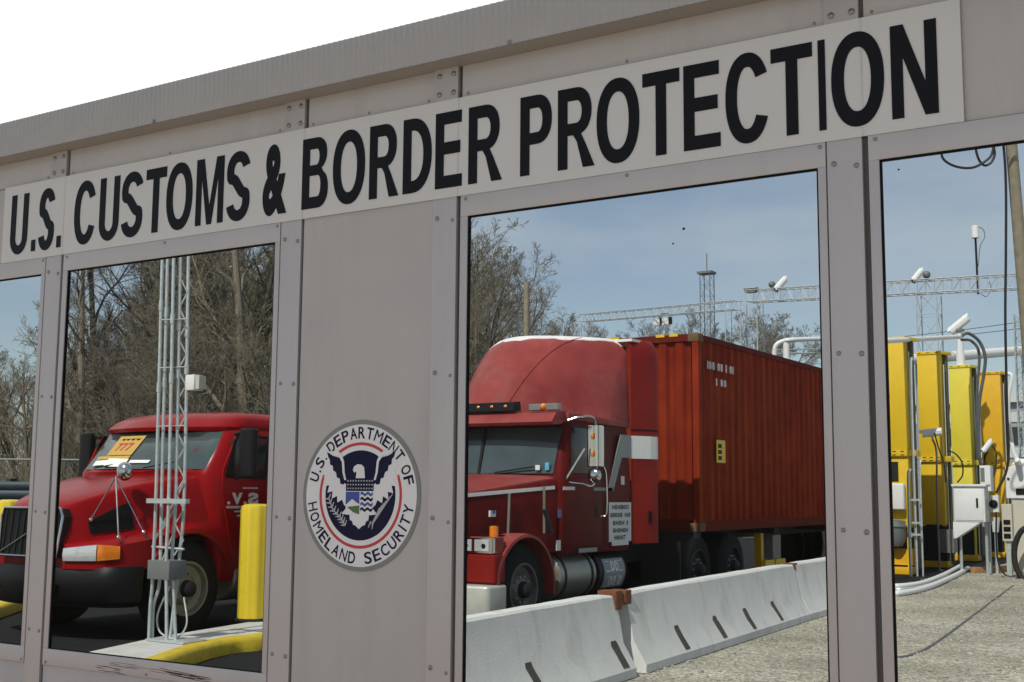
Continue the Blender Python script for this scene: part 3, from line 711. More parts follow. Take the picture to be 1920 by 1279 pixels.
# ================================================================== CONDUIT RACK
q = onZ(314, 1203, IH); RX, RY = q.x, q.y
rack = thing('conduit_rack', 'upright rack of galvanised steel conduits with a grey box on the concrete island', 'conduit rack', (RX, RY, IH))
RO = Vector((RX, RY, IH))
def rp(px, py, dy=0): return onY(px, py, RY+dy)
tops = [(304, 500), (313.8, 500), (325.5, 500), (338, 500), (353, 500)]
mids = [(293, 915), (303.6, 915), (317, 915), (330, 915), (346, 915)]
joins = [(288, 1040), (301, 1040), (312, 1040), (323, 1040), (337, 1040)]
feet = [(279, 1200), (285, 1202), (313, 1190), (330, 1188), (319, 1195)]
offy = [0, .05, -.05, .03, .09]
for i in range(5):
    d = offy[i]
    a, b, c = rp(*tops[i], d), rp(*mids[i], d), rp(*joins[i], d)
    up = a + (a-b).normalized()*1.0; up.z = 4.95 if i != 2 else 4.8
    up = a + (a-b)*((4.95-a.z)/(a.z-b.z))
    f = rp(*feet[i], d); f.z = IH
    if i in (0, 1):
        k1 = c.lerp(f, .38); k1.x = c.x*.94+f.x*.06; k2 = f + Vector((0, 0, .32))
        pts = [up, a, b, c, k1, k2, f]
    else: pts = [up, a, b, c, c.lerp(f, .5), f]
    dense = bez([p-RO for p in pts], 6)
    MB().tube(dense, .0165, 10).build('conduit', 'galvanised', rack)
    cp = MB()
    for t in (.18+.03*i, .55-.02*i):
        p = a.lerp(b, t)-RO; cp.tube([p-Vector((0, 0, .05)), p+Vector((0, 0, .05))], .0225, 10)
        cp_o = cp.build('coupling', 'galvanised', rack); cp = MB()
def strut(px0, py0, px1, py1, dy=-.03, r=.014):
    MB().tube([rp(px0, py0, dy)-RO, rp(px1, py1, dy)-RO], r, 6).build('cross_strap', 'galvanised', rack)
for y in (600, 690, 800): strut(299-(y-600)*.03, y, 353-(y-600)*.03, y-2, .0, .007)
a, b = rp(278, 943, -.06)-RO, rp(352, 936, -.06)-RO
MB().obox((a+b)/2, (b-a).length, .05, .045).build('cross_strap', 'galvanised', rack)
a, b = rp(285, 1025, .02)-RO, rp(345, 1030, .05)-RO
MB().tube([a, b], .012, 6).build('cross_strap', 'galvanised', rack)
for k in range(9):
    y0_ = 520+k*58; MB().tube([rp(338-(y0_-500)*.019, y0_, .03)-RO, rp(352-(y0_-500)*.017, y0_+29, .08)-RO, rp(337-(y0_-442)*.019, y0_+58, .03)-RO], .0085, 6).build('brace', 'galvanised', rack)
for s in ((292, 1010, 345, 905), (300, 1000, 336, 940), (292, 1080, 330, 990)): 
    MB().tube([rp(s[0], s[1], .06)-RO, rp(s[2], s[3], .06)-RO], .010, 6).build('brace', 'galvanised', rack)
MB().tube([p-RO for p in bez([rp(318, 1100, .1), rp(296, 1150, .12), rp(300, 1185, .1), rp(330, 1196, .08), rp(350, 1170, .1), rp(345, 1120, .12)], 8)], .009, 8).build('conduit', 'galvanised', rack)
MB().box(-.20, .32, -.10, .20, .004, .022).build('base_plate', 'galvanised', rack, bevel=.003)
a, b = rp(277, 1050, -.07)-RO, rp(316, 1088, -.07)-RO
MB().box(a.x, b.x, a.y, a.y+.22, b.z, a.z).build('junction_box', 'grey_box', rack, bevel=.006)
a, b = rp(348, 703, .02)-RO, rp(363, 731, .02)-RO
wb = MB().box(a.x, b.x, a.y, a.y+.12, b.z, a.z).build('sensor_box', 'white_paint', rack, bevel=.006)
MB().box(b.x, b.x+.05, a.y+.02, a.y+.11, b.z+.01, a.z-.01).build('sensor_side', 'cabinet_beige', wb)
# ================================================================== WHEELS
def wheel(par, x, y, r=.51, w=.28, side=1, rim='dull_alloy', name='wheel'):
    """tyre with rim, hub and bolts; outer face towards side*x"""
    s = side
    wh = MB().lathe([(0, r*.60), (.01, r*.80), (.03, r*.95), (.06, r), (w*.5, r*1.005), (w-.06, r), (w-.03, r*.95), (w, r*.80), (w, r*.58), (w-.05, r*.56), (.05, r*.56)], (0, 0, 0), (s, 0, 0), 40, False).build(name, 'tyre', par)
    wh.location = (x, y, r)
    mb = MB().lathe([(w-.005, r*.595), (w+.008, r*.58), (w+.004, r*.54), (w-.055, r*.50), (w-.075, r*.36), (w-.05, r*.32), (w-.02, r*.24), (w-.02, .001)], (0, 0, 0), (s, 0, 0), 40, False)
    rm = mb.build('rim', rim, wh)
    hb = MB().lathe([(w-.03, r*.19), (w+.05, r*.17), (w+.07, r*.12), (w+.075, .001)], (0, 0, 0), (s, 0, 0), 24).build('hub', 'dark_steel', wh)
    bl = MB()
    for k in range(10):
        a = 2*math.pi*k/10; bl.lathe([(w-.06, .016), (w-.02, .016), (w-.015, .008)], (0, math.cos(a)*r*.29, math.sin(a)*r*.29), (s, 0, 0), 6)
    bl.build('wheel_nuts', 'dull_alloy', wh)
    return wh
def bullet_parts(t, d, L=.34, r=.055, m='white_paint'):
    """security camera housing pointing along d, local origin at its bracket"""
    d = Vector(d).normalized(); c = Vector((0, 0, .12))
    MB().lathe([(-L*.5, .002), (-L*.5, r*.9), (-L*.45, r), (L*.42, r), (L*.5, r*1.08), (L*.5, r*.8), (L*.46, r*.75)], c, d, 20).build('housing', m, t)
    MB().lathe([(L*.462, r*.74), (L*.47, .002)], c, d, 20).build('lens', 'black_plastic', t)
    a = d.cross(Vector((0, 0, 1))).normalized()*r*1.08; u = Vector((0, 0, 1)); 
    MB().loft([[c + d*k + a + u*r*.2, c + d*k + a*.8 + u*r*1.05, c + d*k - a*.8 + u*r*1.05, c + d*k - a + u*r*.2, c + d*k - a*.9 + u*r*.2, c + d*k - a*.75 + u*r*.97, c + d*k + a*.75 + u*r*.97, c + d*k + a*.9 + u*r*.2] for k in (-L*.48, L*.66)]).build('sunshield', m, t)
    MB().tube([(0, 0, 0), (0, 0, .05), c-Vector((0, 0, r*.6))], .018, 8).build('bracket', 'grey_box', t)

def rrect(hw, yf, yr, z, bow=0.0, rc=.18, n=5, m=9):
    """plan outline: front edge at yf (bowed back towards its ends), rear at yr; symmetric, starts at front left"""
    P = []
    for k in range(m):
        s = -1+2*k/(m-1); x = s*(hw-rc); P.append((x, yf+bow*s*s, z))
    yc_ = yf+bow
    for k in range(1, n+1): a = R_(-90+90*k/n); P.append((hw-rc+rc*math.cos(a), yc_+rc+rc*math.sin(a), z))
    r2 = min(rc, .08)
    for k in range(n+1): a = R_(90*k/n); P.append((hw-r2+r2*math.cos(a), yr-r2+r2*math.sin(a), z))
    for k in range(n+1): a = R_(90+90*k/n); P.append((-hw+r2+r2*math.cos(a), yr-r2+r2*math.sin(a), z))
    for k in range(n): a = R_(180+90*k/n); P.append((-hw+rc+rc*math.cos(a), yc_+rc+rc*math.sin(a), z))
    return P
def side_poly(par, name, m, P, x0, x1, **k):
    """outline P of (y,z) extruded between x0 and x1"""
    return MB().prism(P, lambda y, z, d: (d, y, z), x0, x1).build(name, m, par, **k)

# ================================================================== RED TRUCK (left windows)
VX, VY = -11.50, 8.5
vt = thing('truck', 'bright red truck with black bumper and grille standing behind the conduit rack', 'truck', (VX, VY, 0))
ax_y, ax_z, ar = 1.22, .52, .61
def zb_(y):
    d = abs(y-ax_y)
    return max(.76, ax_z+math.sqrt(ar*ar-d*d)) if d < ar else .76
ST_ = [ # y, [(x,z) x6 : fender foot, fender shoulder, inner crease, hood shoulder low, hood shoulder top, centre]
 (.02, [(.60,.80),(.60,.98),(.50,1.02),(.46,1.26),(.38,1.37),(0,1.40)]),
 (.08, [(.80,.78),(.80,.99),(.56,1.03),(.49,1.30),(.42,1.42),(0,1.45)]),
 (.18, [(1.00,.77),(1.00,1.00),(.66,1.05),(.57,1.34),(.50,1.46),(0,1.495)]),
 (.36, [(1.12,.76),(1.12,1.02),(.73,1.09),(.64,1.40),(.56,1.52),(0,1.555)]),
 (.58, [(1.17,.76),(1.165,1.05),(.80,1.13),(.71,1.47),(.62,1.59),(0,1.62)]),
 (.66, None), (.76, None),
 (.90, [(1.19,.76),(1.185,1.12),(.90,1.18),(.82,1.55),(.73,1.67),(0,1.71)]),
 (1.06, None), (1.22, [(1.19,.76),(1.19,1.165),(1.0,1.22),(.93,1.60),(.83,1.73),(0,1.775)]),
 (1.38, None), (1.55, [(1.19,.76),(1.19,1.15),(1.08,1.24),(1.05,1.62),(.93,1.76),(0,1.80)]),
 (1.68, None), (1.78, None), (1.83, [(1.19,.76),(1.19,1.12),(1.14,1.24),(1.13,1.62),(1.0,1.76),(0,1.81)])]
def interp(y):
    K = [s for s in ST_ if s[1]]
    for a, b in zip(K, K[1:]):
        if a[0] <= y <= b[0]:
            t = (y-a[0])/(b[0]-a[0]); return [(p[0]+(q[0]-p[0])*t, p[1]+(q[1]-p[1])*t) for p, q in zip(a[1], b[1])]
rings = []
for y, P in ST_:
    P = P or interp(y); z0 = zb_(y); P = [(P[0][0], z0), (P[1][0], max(P[1][1], z0+.035))] + [(P[2][0], max(P[2][1], z0+.05))] + P[3:]
    half = []
    for i, (x, z) in enumerate(P):
        half.append((x, z))
        if i < 5:                                            # soften between control points
            xn, zn = P[i+1]
            if i == 1: half.append((x-(x-xn)*.35, z+(zn-z)*.9+.006))
            elif i == 3: half.append((x-(x-xn)*.25, z+(zn-z)*.70)); half.append((x-(x-xn)*.62, z+(zn-z)*.92))
            elif i == 4: half.append((x*.6, z+(zn-z)*.6))
            else: half.append(((x+xn)/2, (z+zn)/2))
    yy = lambda x: y + .10*(x/.6)**2*(1 if y < .05 else 0)*0
    dx = .07*max(0, 1-y/.5)
    rings.append([(x+(dx if i > 3 else 0), y, z) for i, (x, z) in enumerate(half)] + [(-x+dx, y, z) for x, z in half[::-1][1:]])
MB().loft(rings, False).build('hood', 'red_gloss', vt, ang=42)
MB().add([rings[0][i] for i in range(len(rings[0]))], [tuple(range(len(rings[0])))]).build('nose_panel', 'red_gloss', vt, smooth=False)
# fender lips round the arches
for s in (1, -1):
    P = [(ax_y+ar*math.cos(R_(a)), ax_z+ar*math.sin(R_(a))) for a in range(22, 159, 8)]
    MB().tube([(s*1.185, y, z) for y, z in P], .022, 8).build('fender_lip', 'red_gloss', vt)
    wheel(vt, s*.86, ax_y, .51, .30, s, 'rim_tan')
MB().box(-1.0, 1.0, .45, 1.8, .55, 1.05).build('wheel_well', 'black_plastic', vt, smooth=False)
# bumper: deep black plastic with rounded ends
rings = []
for z, d, hw in ((.36, .10, 1.12), (.42, .03, 1.18), (.60, -.03, 1.20), (.72, -.02, 1.20), (.785, .02, 1.19), (.79, .10, 1.15)):
    rings.append(rrect(hw, -.06+d, .60, z, .20, .30, 6, 9))
MB().loft(rings).build('bumper', 'black_plastic', vt)
MB().box(-.55, .55, -.045, -.02, .50, .60).build('bumper_inlet', 'gasket', vt, smooth=False)
# grille
g = MB(); P = [(-.40,.88),(.55,.88),(.585,1.30),(.54,1.385),(-.39,1.385),(-.43,1.30)]
MB().prism(P, lambda u, v, d: (u, d + (v-.88)*.09, v), -.055, .05).build('grille', 'black_plastic', vt, smooth=False)
for k in range(9):
    x = -.35+.105*k; MB().tube([(x, -.06, .90), (x, -.06+.042, 1.36)], .010, 6).build('grille_bar', 'dark_steel', vt)
Pc = [(x, -.062+(z-.88)*.09, z) for x, z in P+[P[0]]]
MB().tube(Pc, .017, 8).build('grille_surround', 'chrome', vt)
MB().tube([(-.36, -.07, .92), (.5, -.03, 1.34)], .007, 6).build('grille_bar', 'dull_alloy', vt)
# headlamps wrapping the corner
for s in (1, -1):
    def lamp(a, b, z0a, z1a, z0b, z1b, nm, m, n=8):
        # along the nose plan curve
        pl = [(.54,.005),(.60,.01),(.80,.07),(1.0,.17),(1.12,.35),(1.165,.50)]
        def pos(t):
            k = t*(len(pl)-1); i = min(int(k), len(pl)-2); f_ = k-i
            return Vector((pl[i][0]+(pl[i+1][0]-pl[i][0])*f_, pl[i][1]+(pl[i+1][1]-pl[i][1])*f_, 0))
        R1 = []
        for k in range(n+1):
            u = k/n; t = a+(b-a)*u; p = pos(t); tn = (pos(min(1, t+.05))-pos(max(0, t-.05))).normalized(); nr = Vector((tn.y, -tn.x, 0))
            z0, z1 = z0a+(z0b-z0a)*u, z1a+(z1b-z1a)*u; o = p+nr*.022; i_ = p-nr*.02
            R1.append([(s*o.x, o.y, z0), (s*(o.x+nr.x*.012), o.y+nr.y*.012, (z0+z1)/2), (s*o.x, o.y, z1), (s*i_.x, i_.y, z1+.005), (s*i_.x, i_.y, z0-.005)])
        return MB().loft(R1).build(nm, m, vt)
    lamp(.20, .55, .845, .975, .85, 1.015, 'headlight', 'lamp_clear'); lamp(.56, .76, .85, 1.015, .87, 1.0, 'indicator', 'lamp_amber')
    # black air vent on the hood flank
    y0, y1 = .40, .98
    Vp = []
    for y, za, zb2 in ((.24, 1.13, 1.25), (.62, 1.16, 1.43), (.70, 1.17, 1.45)):
        P = interp(y); f_ = lambda z: P[2][0]+(P[3][0]-P[2][0])*(z-P[2][1])/(P[3][1]-P[2][1]) + s*.07*max(0, 1-y/.5) + .008
        Vp.append([(s*(f_(za)+.012), y, za), (s*(f_(zb2)+.012), y, zb2), (s*(f_(zb2)-.06), y, zb2), (s*(f_(za)-.06), y, za)])
    MB().loft(Vp).build('air_vent', 'gasket', vt, smooth=False)
# cab
cab = MB().loft([rrect(1.10, 1.70, 3.1, .55, .0, .05), rrect(1.17, 1.60, 3.1, .80, .05, .1), rrect(1.19, 1.30, 3.1, 1.60, .18, .22), rrect(1.18, 1.22, 3.1, 1.80, .26, .26), rrect(1.10, 1.66, 3.06, 2.28, .16, .22), rrect(1.07, 1.72, 3.05, 2.33, .14, .2)]).build('cab', 'red_gloss', vt, ang=30)
MB().loft([rrect(1.075, 1.58, 3.06, 2.285, .20, .26), rrect(1.09, 1.56, 3.07, 2.33, .20, .26), rrect(1.07, 1.68, 3.05, 2.42, .18, .28), rrect(1.00, 1.84, 3.0, 2.495, .16, .3), rrect(.80, 2.05, 2.9, 2.53, .12, .3)]).build('roof', 'red_gloss', vt, ang=40)
def screen(zs, name, m, s0, s1, out=.012, par=vt, tab=None):
    """windscreen patch between the plan outlines in tab [(z, hw, yf, bow, rc)]"""
    rows = []
    for z, hw, yf, bow, rc in tab:
        o = rrect(hw, yf, 3, z, bow, rc); front = o[:9]; rc_pts = o[9:14]; lf = o[-5:]
        line = [(x, y-out, z) for x, y, z in lf[2:]] + [(x, y-out, z) for x, y, z in front] + [(x+0*out, y-out, z) for x, y, z in rc_pts[:3]]
        rows.append(line)
    back = [[(x, y+out*1.6, z) for x, y, z in r] for r in rows]
    n = len(rows[0]); mb = MB()
    loop = [rows[0][::1] + back[0][::-1]] + [r + b[::-1] for r, b in zip(rows[1:], back[1:])]
    mb.loft(loop, True, True); return mb.build(name, m, par, ang=60)
WS = [(1.83, 1.13, 1.235, .25, .26), (2.05, 1.11, 1.44, .21, .24), (2.27, 1.075, 1.645, .165, .22)]
ws = screen(None, 'windscreen', 'windscreen', 0, 1, tab=WS)
for s in (-.5, .35):
    MB().tube([(s, 1.225, 1.84), (s+.42, 1.30, 1.905)], .008, 6).build('wiper', 'black_plastic', vt)
def on_ws(x, t, out=.02):   # point on the windscreen, t=0 bottom..1 top
    z = 1.83+(2.27-1.83)*t; hw = 1.13+(1.075-1.13)*t; yf = 1.235+(1.645-1.235)*t; bow = .25+(.165-.25)*t; s_ = x/(hw-.24); return Vector((x, yf+bow*s_*s_-out-.012, z))
def ws_card(name, m, x0, x1, t0, t1, out=.018, skew=0):
    n = 10; mb = MB(); rings = []
    for k in range(n+1):
        u = k/n; x = x0+(x1-x0)*u; e = skew*u
        rings.append([on_ws(x, t0+e, out), on_ws(x, t1+e, out), on_ws(x, t1+e, out-.005), on_ws(x, t0+e, out-.005)])
    return mb.loft(rings).build(name, m, vt, smooth=False)
ws_card('brow_shadow', 'black_plastic', -.84, .84, .86, 1.03, .006)  # shadow of the roof brow painted as a black band across the screen top
card = ws_card('notice', 'paper_yellow', -.56, -.02, .38, .92)
def fW(u, v, d): p = on_ws(u, v, .0215+d); return p
mb = MB(); text_line(mb, '777', fW, -.44, -.12, .50, .72, .03, False, th=.001); mb.build('notice_digits', 'ink_red', vt, smooth=False)
mb = MB()
for k in range(4): mb.prism([(-.46+.1*k, .84), (-.41+.1*k, .78), (-.36+.1*k, .84)], fW, 0, .001)
mb.build('notice_marks', 'black_vinyl', vt, smooth=False)
ws_card('notice', 'paper_yellow', -.82, -.02, .27, .36)
ws_card('paper', 'paper_white', -.80, -.30, .10, .24, .0185, .02); ws_card('paper', 'paper_white', -.42, .0, .08, .30, .021, -.03); ws_card('paper', 'paper_white', .04, .34, .16, .24, .0185)
# doors
for s in (1, -1):
    side_poly(vt, 'door', 'red_gloss', [(1.86,.80),(2.72,.80),(2.72,2.24),(1.86,2.24),(1.66,1.82),(1.66,1.55)], s*1.165, s*1.196, bevel=.006)
    side_poly(vt, 'door_window', 'dark_glass', [(1.72,1.77),(2.32,1.75),(2.36,2.20),(1.90,2.24),(1.84,2.14)], s*1.15, s*1.2015, bevel=.01)
    side_poly(vt, 'window_seal', 'black_plastic', [(1.69,1.735),(2.36,1.715),(2.40,2.225),(1.89,2.265),(1.81,2.15)], s*1.15, s*1.199)
    side_poly(vt, 'rear_window', 'dark_glass', [(2.44,1.78),(2.64,1.78),(2.64,2.2),(2.44,2.2)], s*1.15, s*1.2015, bevel=.01)
    MB().tube([(s*1.21, 2.52, 1.50), (s*1.235, 2.55, 1.50), (s*1.235, 2.66, 1.50), (s*1.21, 2.69, 1.50)], .012, 6).build('door_handle', 'black_plastic', vt)
    mr = MB().rbox(s*1.40-.11, s*1.40+.11, 1.78, 1.91, 1.74, 2.30, .05).build('mirror', 'black_plastic', vt)
    MB().tube([(s*1.17, 1.85, 2.24), (s*1.36, 1.86, 2.27)], .02, 8).build('mirror_arm', 'black_plastic', mr); MB().tube([(s*1.17, 1.85, 1.72), (s*1.36, 1.86, 1.78)], .02, 8).build('mirror_arm', 'black_plastic', mr)
    MB().lathe([(0, .29), (.02, .31), (1.1, .31), (1.12, .29)], (s*.84, 1.95, .62), (0, 1, 0), 28).build('fuel_tank', 'dull_alloy', vt)
    MB().box(s*.9, s*1.18, 1.84, 2.7, .90, .97).build('step', 'dull_alloy', vt, bevel=.01)
    MB().box(s*.38, s*.46, 1.0, 6.4, .62, .86).build('frame_rail', 'dark_steel', vt, smooth=False)
    for yy in (4.5, 5.8): wheel(vt, s*.56, yy, .50, .6, s)
def fV(u, v, d): return (1.1975+d, u, v)
yT = onX(457, 940, VX+1.2); yl = yT.y-VY
mb = MB(); put_glyph(mb, '.', fV, yl-.26, yl-.215, 1.43, 1.465, .02); put_glyph(mb, 'V', fV, yl-.19, yl-.02, 1.43, 1.565, .05); put_glyph(mb, '.', fV, yl+.0, yl+.045, 1.43, 1.465, .02); put_glyph(mb, 'S', fV, yl+.07, yl+.24, 1.43, 1.565, .05, True)
mb.build('door_lettering', 'decal_white', vt, smooth=False)
mb = MB(); rr = random.Random(5)
for y0, y1, z, hh in ((yl-.27, yl+.24, 1.385, .028), (yl-.14, yl+.10, 1.34, .02), (yl-.10, yl+.06, 1.29, .02), (yl-.02, yl+.2, 1.61, .018)):
    u = y0
    while u < y1: w_ = rr.uniform(.012, .03); mb.box(1.1972, 1.1985, u, u+w_, z, z+hh); u += w_+.008
mb.build('small_print', 'decal_white', vt, smooth=False)
# spider mirror on the right fender
hd = Vector((VX, VY, 0))
def vp_(px, py, xw): return onX(px, py, xw)-hd
top = vp_(217, 895, VX+.86)
for px, py, xw in ((170, 975, VX+.70), (222, 1008, VX+1.08), (269, 998, VX+1.13)):
    e = vp_(px, py, xw); MB().tube([top, e], .008, 6).build('mirror_leg', 'chrome', vt); MB().ball(e, .026, 8).build('mirror_foot', 'chrome', vt)
c = vp_(234, 884, VX+.84); MB().ball(c, .105, 12, (.9, .75, 1)).build('hood_mirror', 'chrome', vt); MB().tube([c, top], .010, 6).build('mirror_leg', 'chrome', vt)

# ================================================================== MAROON TRUCK (big window)
FX, FY = -8.44, 16.63
ft = thing('truck', 'faded maroon truck with tall roof fairing pulling the orange container', 'truck', (FX, FY, 0))
HW = 1.17
# hood
HS = [(-6.06, .66, 1.42, .80), (-6.0, .72, 1.52, .66), (-5.7, .79, 1.575, .62), (-5.3, .86, 1.625, .60), (-4.8, .95, 1.69, .6), (-4.3, 1.05, 1.755, .6), (-3.92, 1.115, 1.80, .6)]
rings = []
for y, hw, zt_, zb2 in HS:
    z1 = zt_-.10
    half = [(hw, zb2+.3), (hw, 1.2), (hw, z1-.04), (hw-.012, z1+.015), (hw-.06, z1+.062), (hw-.16, z1+.088), (hw*.5, zt_+.005), (0, zt_+.02)]
    rings.append([(x, y, z) for x, z in half] + [(-x, y, z) for x, z in half[::-1][1:]])
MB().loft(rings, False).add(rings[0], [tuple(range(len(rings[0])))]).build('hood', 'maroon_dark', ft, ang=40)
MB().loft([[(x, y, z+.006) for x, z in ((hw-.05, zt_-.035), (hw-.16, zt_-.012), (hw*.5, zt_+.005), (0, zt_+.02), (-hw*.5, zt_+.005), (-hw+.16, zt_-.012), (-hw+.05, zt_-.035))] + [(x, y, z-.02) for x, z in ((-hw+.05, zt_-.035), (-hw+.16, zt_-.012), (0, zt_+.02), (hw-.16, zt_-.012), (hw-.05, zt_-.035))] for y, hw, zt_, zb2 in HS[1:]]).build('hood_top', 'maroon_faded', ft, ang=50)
# fenders
fy, fz, fr_ = -4.78, .51, .64
for s in (1, -1):
    F = []
    for a in range(-8, 189, 7):
        an = R_(a); y, z = fy-fr_*math.cos(an)*1.0, fz+fr_*math.sin(an)*.98
        if a <= 45: y = max(y, -5.38)
        o = 1.0
        F.append([(s*.80, y, z), (s*1.13, y, z), (s*1.19, y*1.0, z-.012*math.sin(an)), (s*1.195, fy+(y-fy)*.93, fz+(z-fz)*.93), (s*1.15, fy+(y-fy)*.92, fz+(z-fz)*.92), (s*.80, fy+(y-fy)*.92, fz+(z-fz)*.92)])
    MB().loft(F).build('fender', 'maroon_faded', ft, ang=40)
    # face between fender and bumper with the twin headlamps
    MB().rbox(s*.62, s*1.185, -5.44, -5.22, .62, .92, .03).build('nose_corner', 'maroon_red', ft)
    MB().rbox(s*.62, s*1.165, -5.41, -5.22, .925, 1.11, .02).build('lamp_panel', 'maroon_faded', ft)
    bz = MB().rbox(s*.62, s*1.165, -5.445, -5.39, .935, 1.10, .015).build('headlight_bezel', 'chrome', ft)
    for xx in (.79, 1.02): 
        MB().rbox(s*xx-.095, s*xx+.095, -5.458, -5.43, .955, 1.08, .012).build('headlight', 'lamp_clear', bz)
        MB().ball((s*xx+.03, -5.462, 1.015), .028, 6, (1, .3, 1)).build('lamp_bulb', 'black_plastic', bz)
    wheel(ft, s*.85, fy, .51, .30, s, 'rim_dark')
    for yy in (.10, 1.42): wheel(ft, s*.54, yy, .50, .60, s, 'dark_steel')
    MB().box(s*.40, s*.48, -5.2, 2.4, .62, .86).build('frame_rail', 'dark_steel', ft, smooth=False)
    MB().box(s*.55, s*1.16, -.62, -.59, .18, .92).build('mudflap', 'black_rubber', ft, smooth=False)
    tk = MB().lathe([(0, .25), (.02, .285), (.9, .285), (.92, .25)], (s*.87, -3.98, .60), (0, 1, 0), 30).build('fuel_tank', 'dull_alloy', ft)
    MB().lathe([(0, .27), (.02, .30), (.75, .30), (.78, .26)], (s*.87, -3.04, .60), (0, 1, 0), 30).build('fuel_tank', 'black_plastic', ft)
    for yy in (-3.86, -3.2): MB().lathe([(0, .291), (.05, .291)], (s*.87, yy, .60), (0, 1, 0), 30).build('tank_strap', 'dark_steel', tk)
    MB().box(s*.75, s*1.12, -4.0, -2.4, .90, .94).build('step', 'dark_steel', ft, bevel=.008)
# tank plate
cyl = lambda ang, r_: (.87+r_*math.cos(R_(ang)), .60+r_*math.sin(R_(ang)))
mb = MB(); P = [cyl(a, .305) for a in range(-38, 35, 8)]
mb.loft([[(x, -2.90, z) for x, z in P] + [(x-.006, -2.90, z) for x, z in P[::-1]], [(x, -2.34, z) for x, z in P] + [(x-.006, -2.34, z) for x, z in P[::-1]]]).build('tank_plate', 'decal_grey', ft)
def fT(u, v, d): x, z = cyl(v, .3065+d); return (x, u, z)
mb = MB(); text_line(mb, 'II0011', fT, -2.84, -2.40, 2, 28, .03, False, th=.001); text_line(mb, '10010', fT, -2.82, -2.42, -34, -8, .03, False, th=.001); mb.build('plate_lettering', 'decal_white', ft, smooth=False)
MB().rbox(-1.21, 1.21, -5.60, -5.2, .24, .60, .06).build('bumper', 'bumper_grey', ft, bevel=.01)
MB().rbox(-.52, .52, -6.12, -6.04, .75, 1.40, .03).build('grille', 'chrome', ft)
MB().box(-1.0, 1.0, -5.35, -4.0, .55, 1.12).build('wheel_well', 'black_plastic', ft, smooth=False)
for k in range(15):
    x = -.45+.9*k/14; MB().box(x-.011, x+.011, -6.128, -6.118, .82, 1.34).build('grille_bar', 'dark_steel', ft, smooth=False)
for yy in (-2.90, -2.88): side_poly(ft, 'panel_seam', 'gasket', [(yy-.004, .98), (yy+.004, .98), (yy+.004, 2.36), (yy-.004, 2.36)], 1.13, 1.1722 if yy < -2.89 else 1.1716, smooth=False) if yy < -2.89 else None
# cab and sleeper
MB().loft([rrect(1.13, -3.98, -2.12, .86, .0, .05), rrect(1.17, -3.99, -2.12, 1.0, .0, .06), rrect(1.17, -3.98, -2.12, 1.79, .03, .09), rrect(1.12, -3.80, -2.12, 2.40, .06, .12), rrect(1.12, -3.84, -2.12, 2.50, .06, .12)]).build('cab', 'maroon_dark', ft, ang=30)
WF = [(1.82, 1.10, -3.985, .035, .10), (2.1, 1.085, -3.905, .05, .11), (2.38, 1.07, -3.822, .06, .12)]
def screen2(tab, x0, x1, name, m):
    rows = []
    for z, hw, yf, bow, rc in tab:
        P = []
        for k in range(7):
            x = x0+(x1-x0)*k/6; s_ = x/(hw-rc); P.append(Vector((x, yf+bow*s_*s_-.012, z)))
        rows.append(P + [p+Vector((0, .02, 0)) for p in P[::-1]])
    return MB().loft(rows).build(name, m, ft, ang=60)
screen2(WF, .025, 1.04, 'windscreen', 'windscreen'); screen2(WF, -1.04, -.025, 'windscreen', 'windscreen')
MB().tube([(0, -4.0, 1.80), (0, -3.845, 2.39)], .022, 6).build('screen_post', 'black_plastic', ft)
for a, b in (((.25, -4.02, 1.83), (.80, -4.0, 1.90)), ((-.75, -4.02, 1.83), (-.2, -4.02, 1.89))): MB().tube([a, b], .010, 6).build('wiper', 'black_plastic', ft)
MB().box(.82, .88, -4.0, -3.985, 1.86, 1.92).build('sticker', 'decal_white', ft); MB().box(.945, 1.0, -3.985, -3.965, 1.86, 1.95).build('sticker', mat('sticker_blue', (.10, .38, .55), .5), ft)
MB().loft([[(x, -4.10, 2.395), (x, -4.13, 2.43), (x, -4.02, 2.545), (x, -3.80, 2.575), (x, -3.76, 2.50), (x, -3.9, 2.41)] for x in (-1.12, -.6, 0, .6, 1.12)]).build('sun_visor', 'maroon_faded', ft, ang=50)
side_poly(ft, 'roof_rail', 'maroon_faded', [(-3.8,2.47),(-2.14,2.44),(-2.14,2.50),(-2.5,2.535),(-3.8,2.56)], 1.0, 1.165, bevel=.02)
# roof fairing
def ftop(x, y):   # bullet-shaped fairing: the crest rises late towards the corners
    ax = abs(x); yb = -4.02+1.05*ax**2.1; yt = -2.88+1.0*ax**1.8; t = max(0.0, min(1.0, (y-yb)/(yt-yb)))
    return 2.49 + 1.155*math.sin(math.pi/2*t)**.92 - .05*max(0, ax-.75)**2/.12, t
nx, ny = 36, 44; XW = 1.10; rows = []
for j in range(ny+1):
    y = -4.03+(4.03-2.10)*j/ny; rows.append([])
    for i in range(nx+1):
        u = -1+2*i/nx; x = XW*math.copysign(1-(1-abs(u))**1.25, u); z, t = ftop(x, y); rows[-1].append((x, y, z))
G = []
for r in rows: G.append([(XW+.03, r[0][1], 2.48)] + [(x, y, z) for x, y, z in r[::-1]] + [(-XW-.03, r[0][1], 2.48)])
MB().loft(G, False).add(G[-1], [tuple(range(len(G[-1])))]).build('roof_fairing', 'maroon_faded', ft, ang=62)
MB().tube([(x, y, z+.002) for x, y, z in [(.30+.36*k/14, -3.86+1.30*k/14, ftop(.30+.36*k/14, -3.86+1.30*k/14)[0]) for k in range(15)]], .010, 6).build('crease', 'maroon_faded', ft)
cap = []
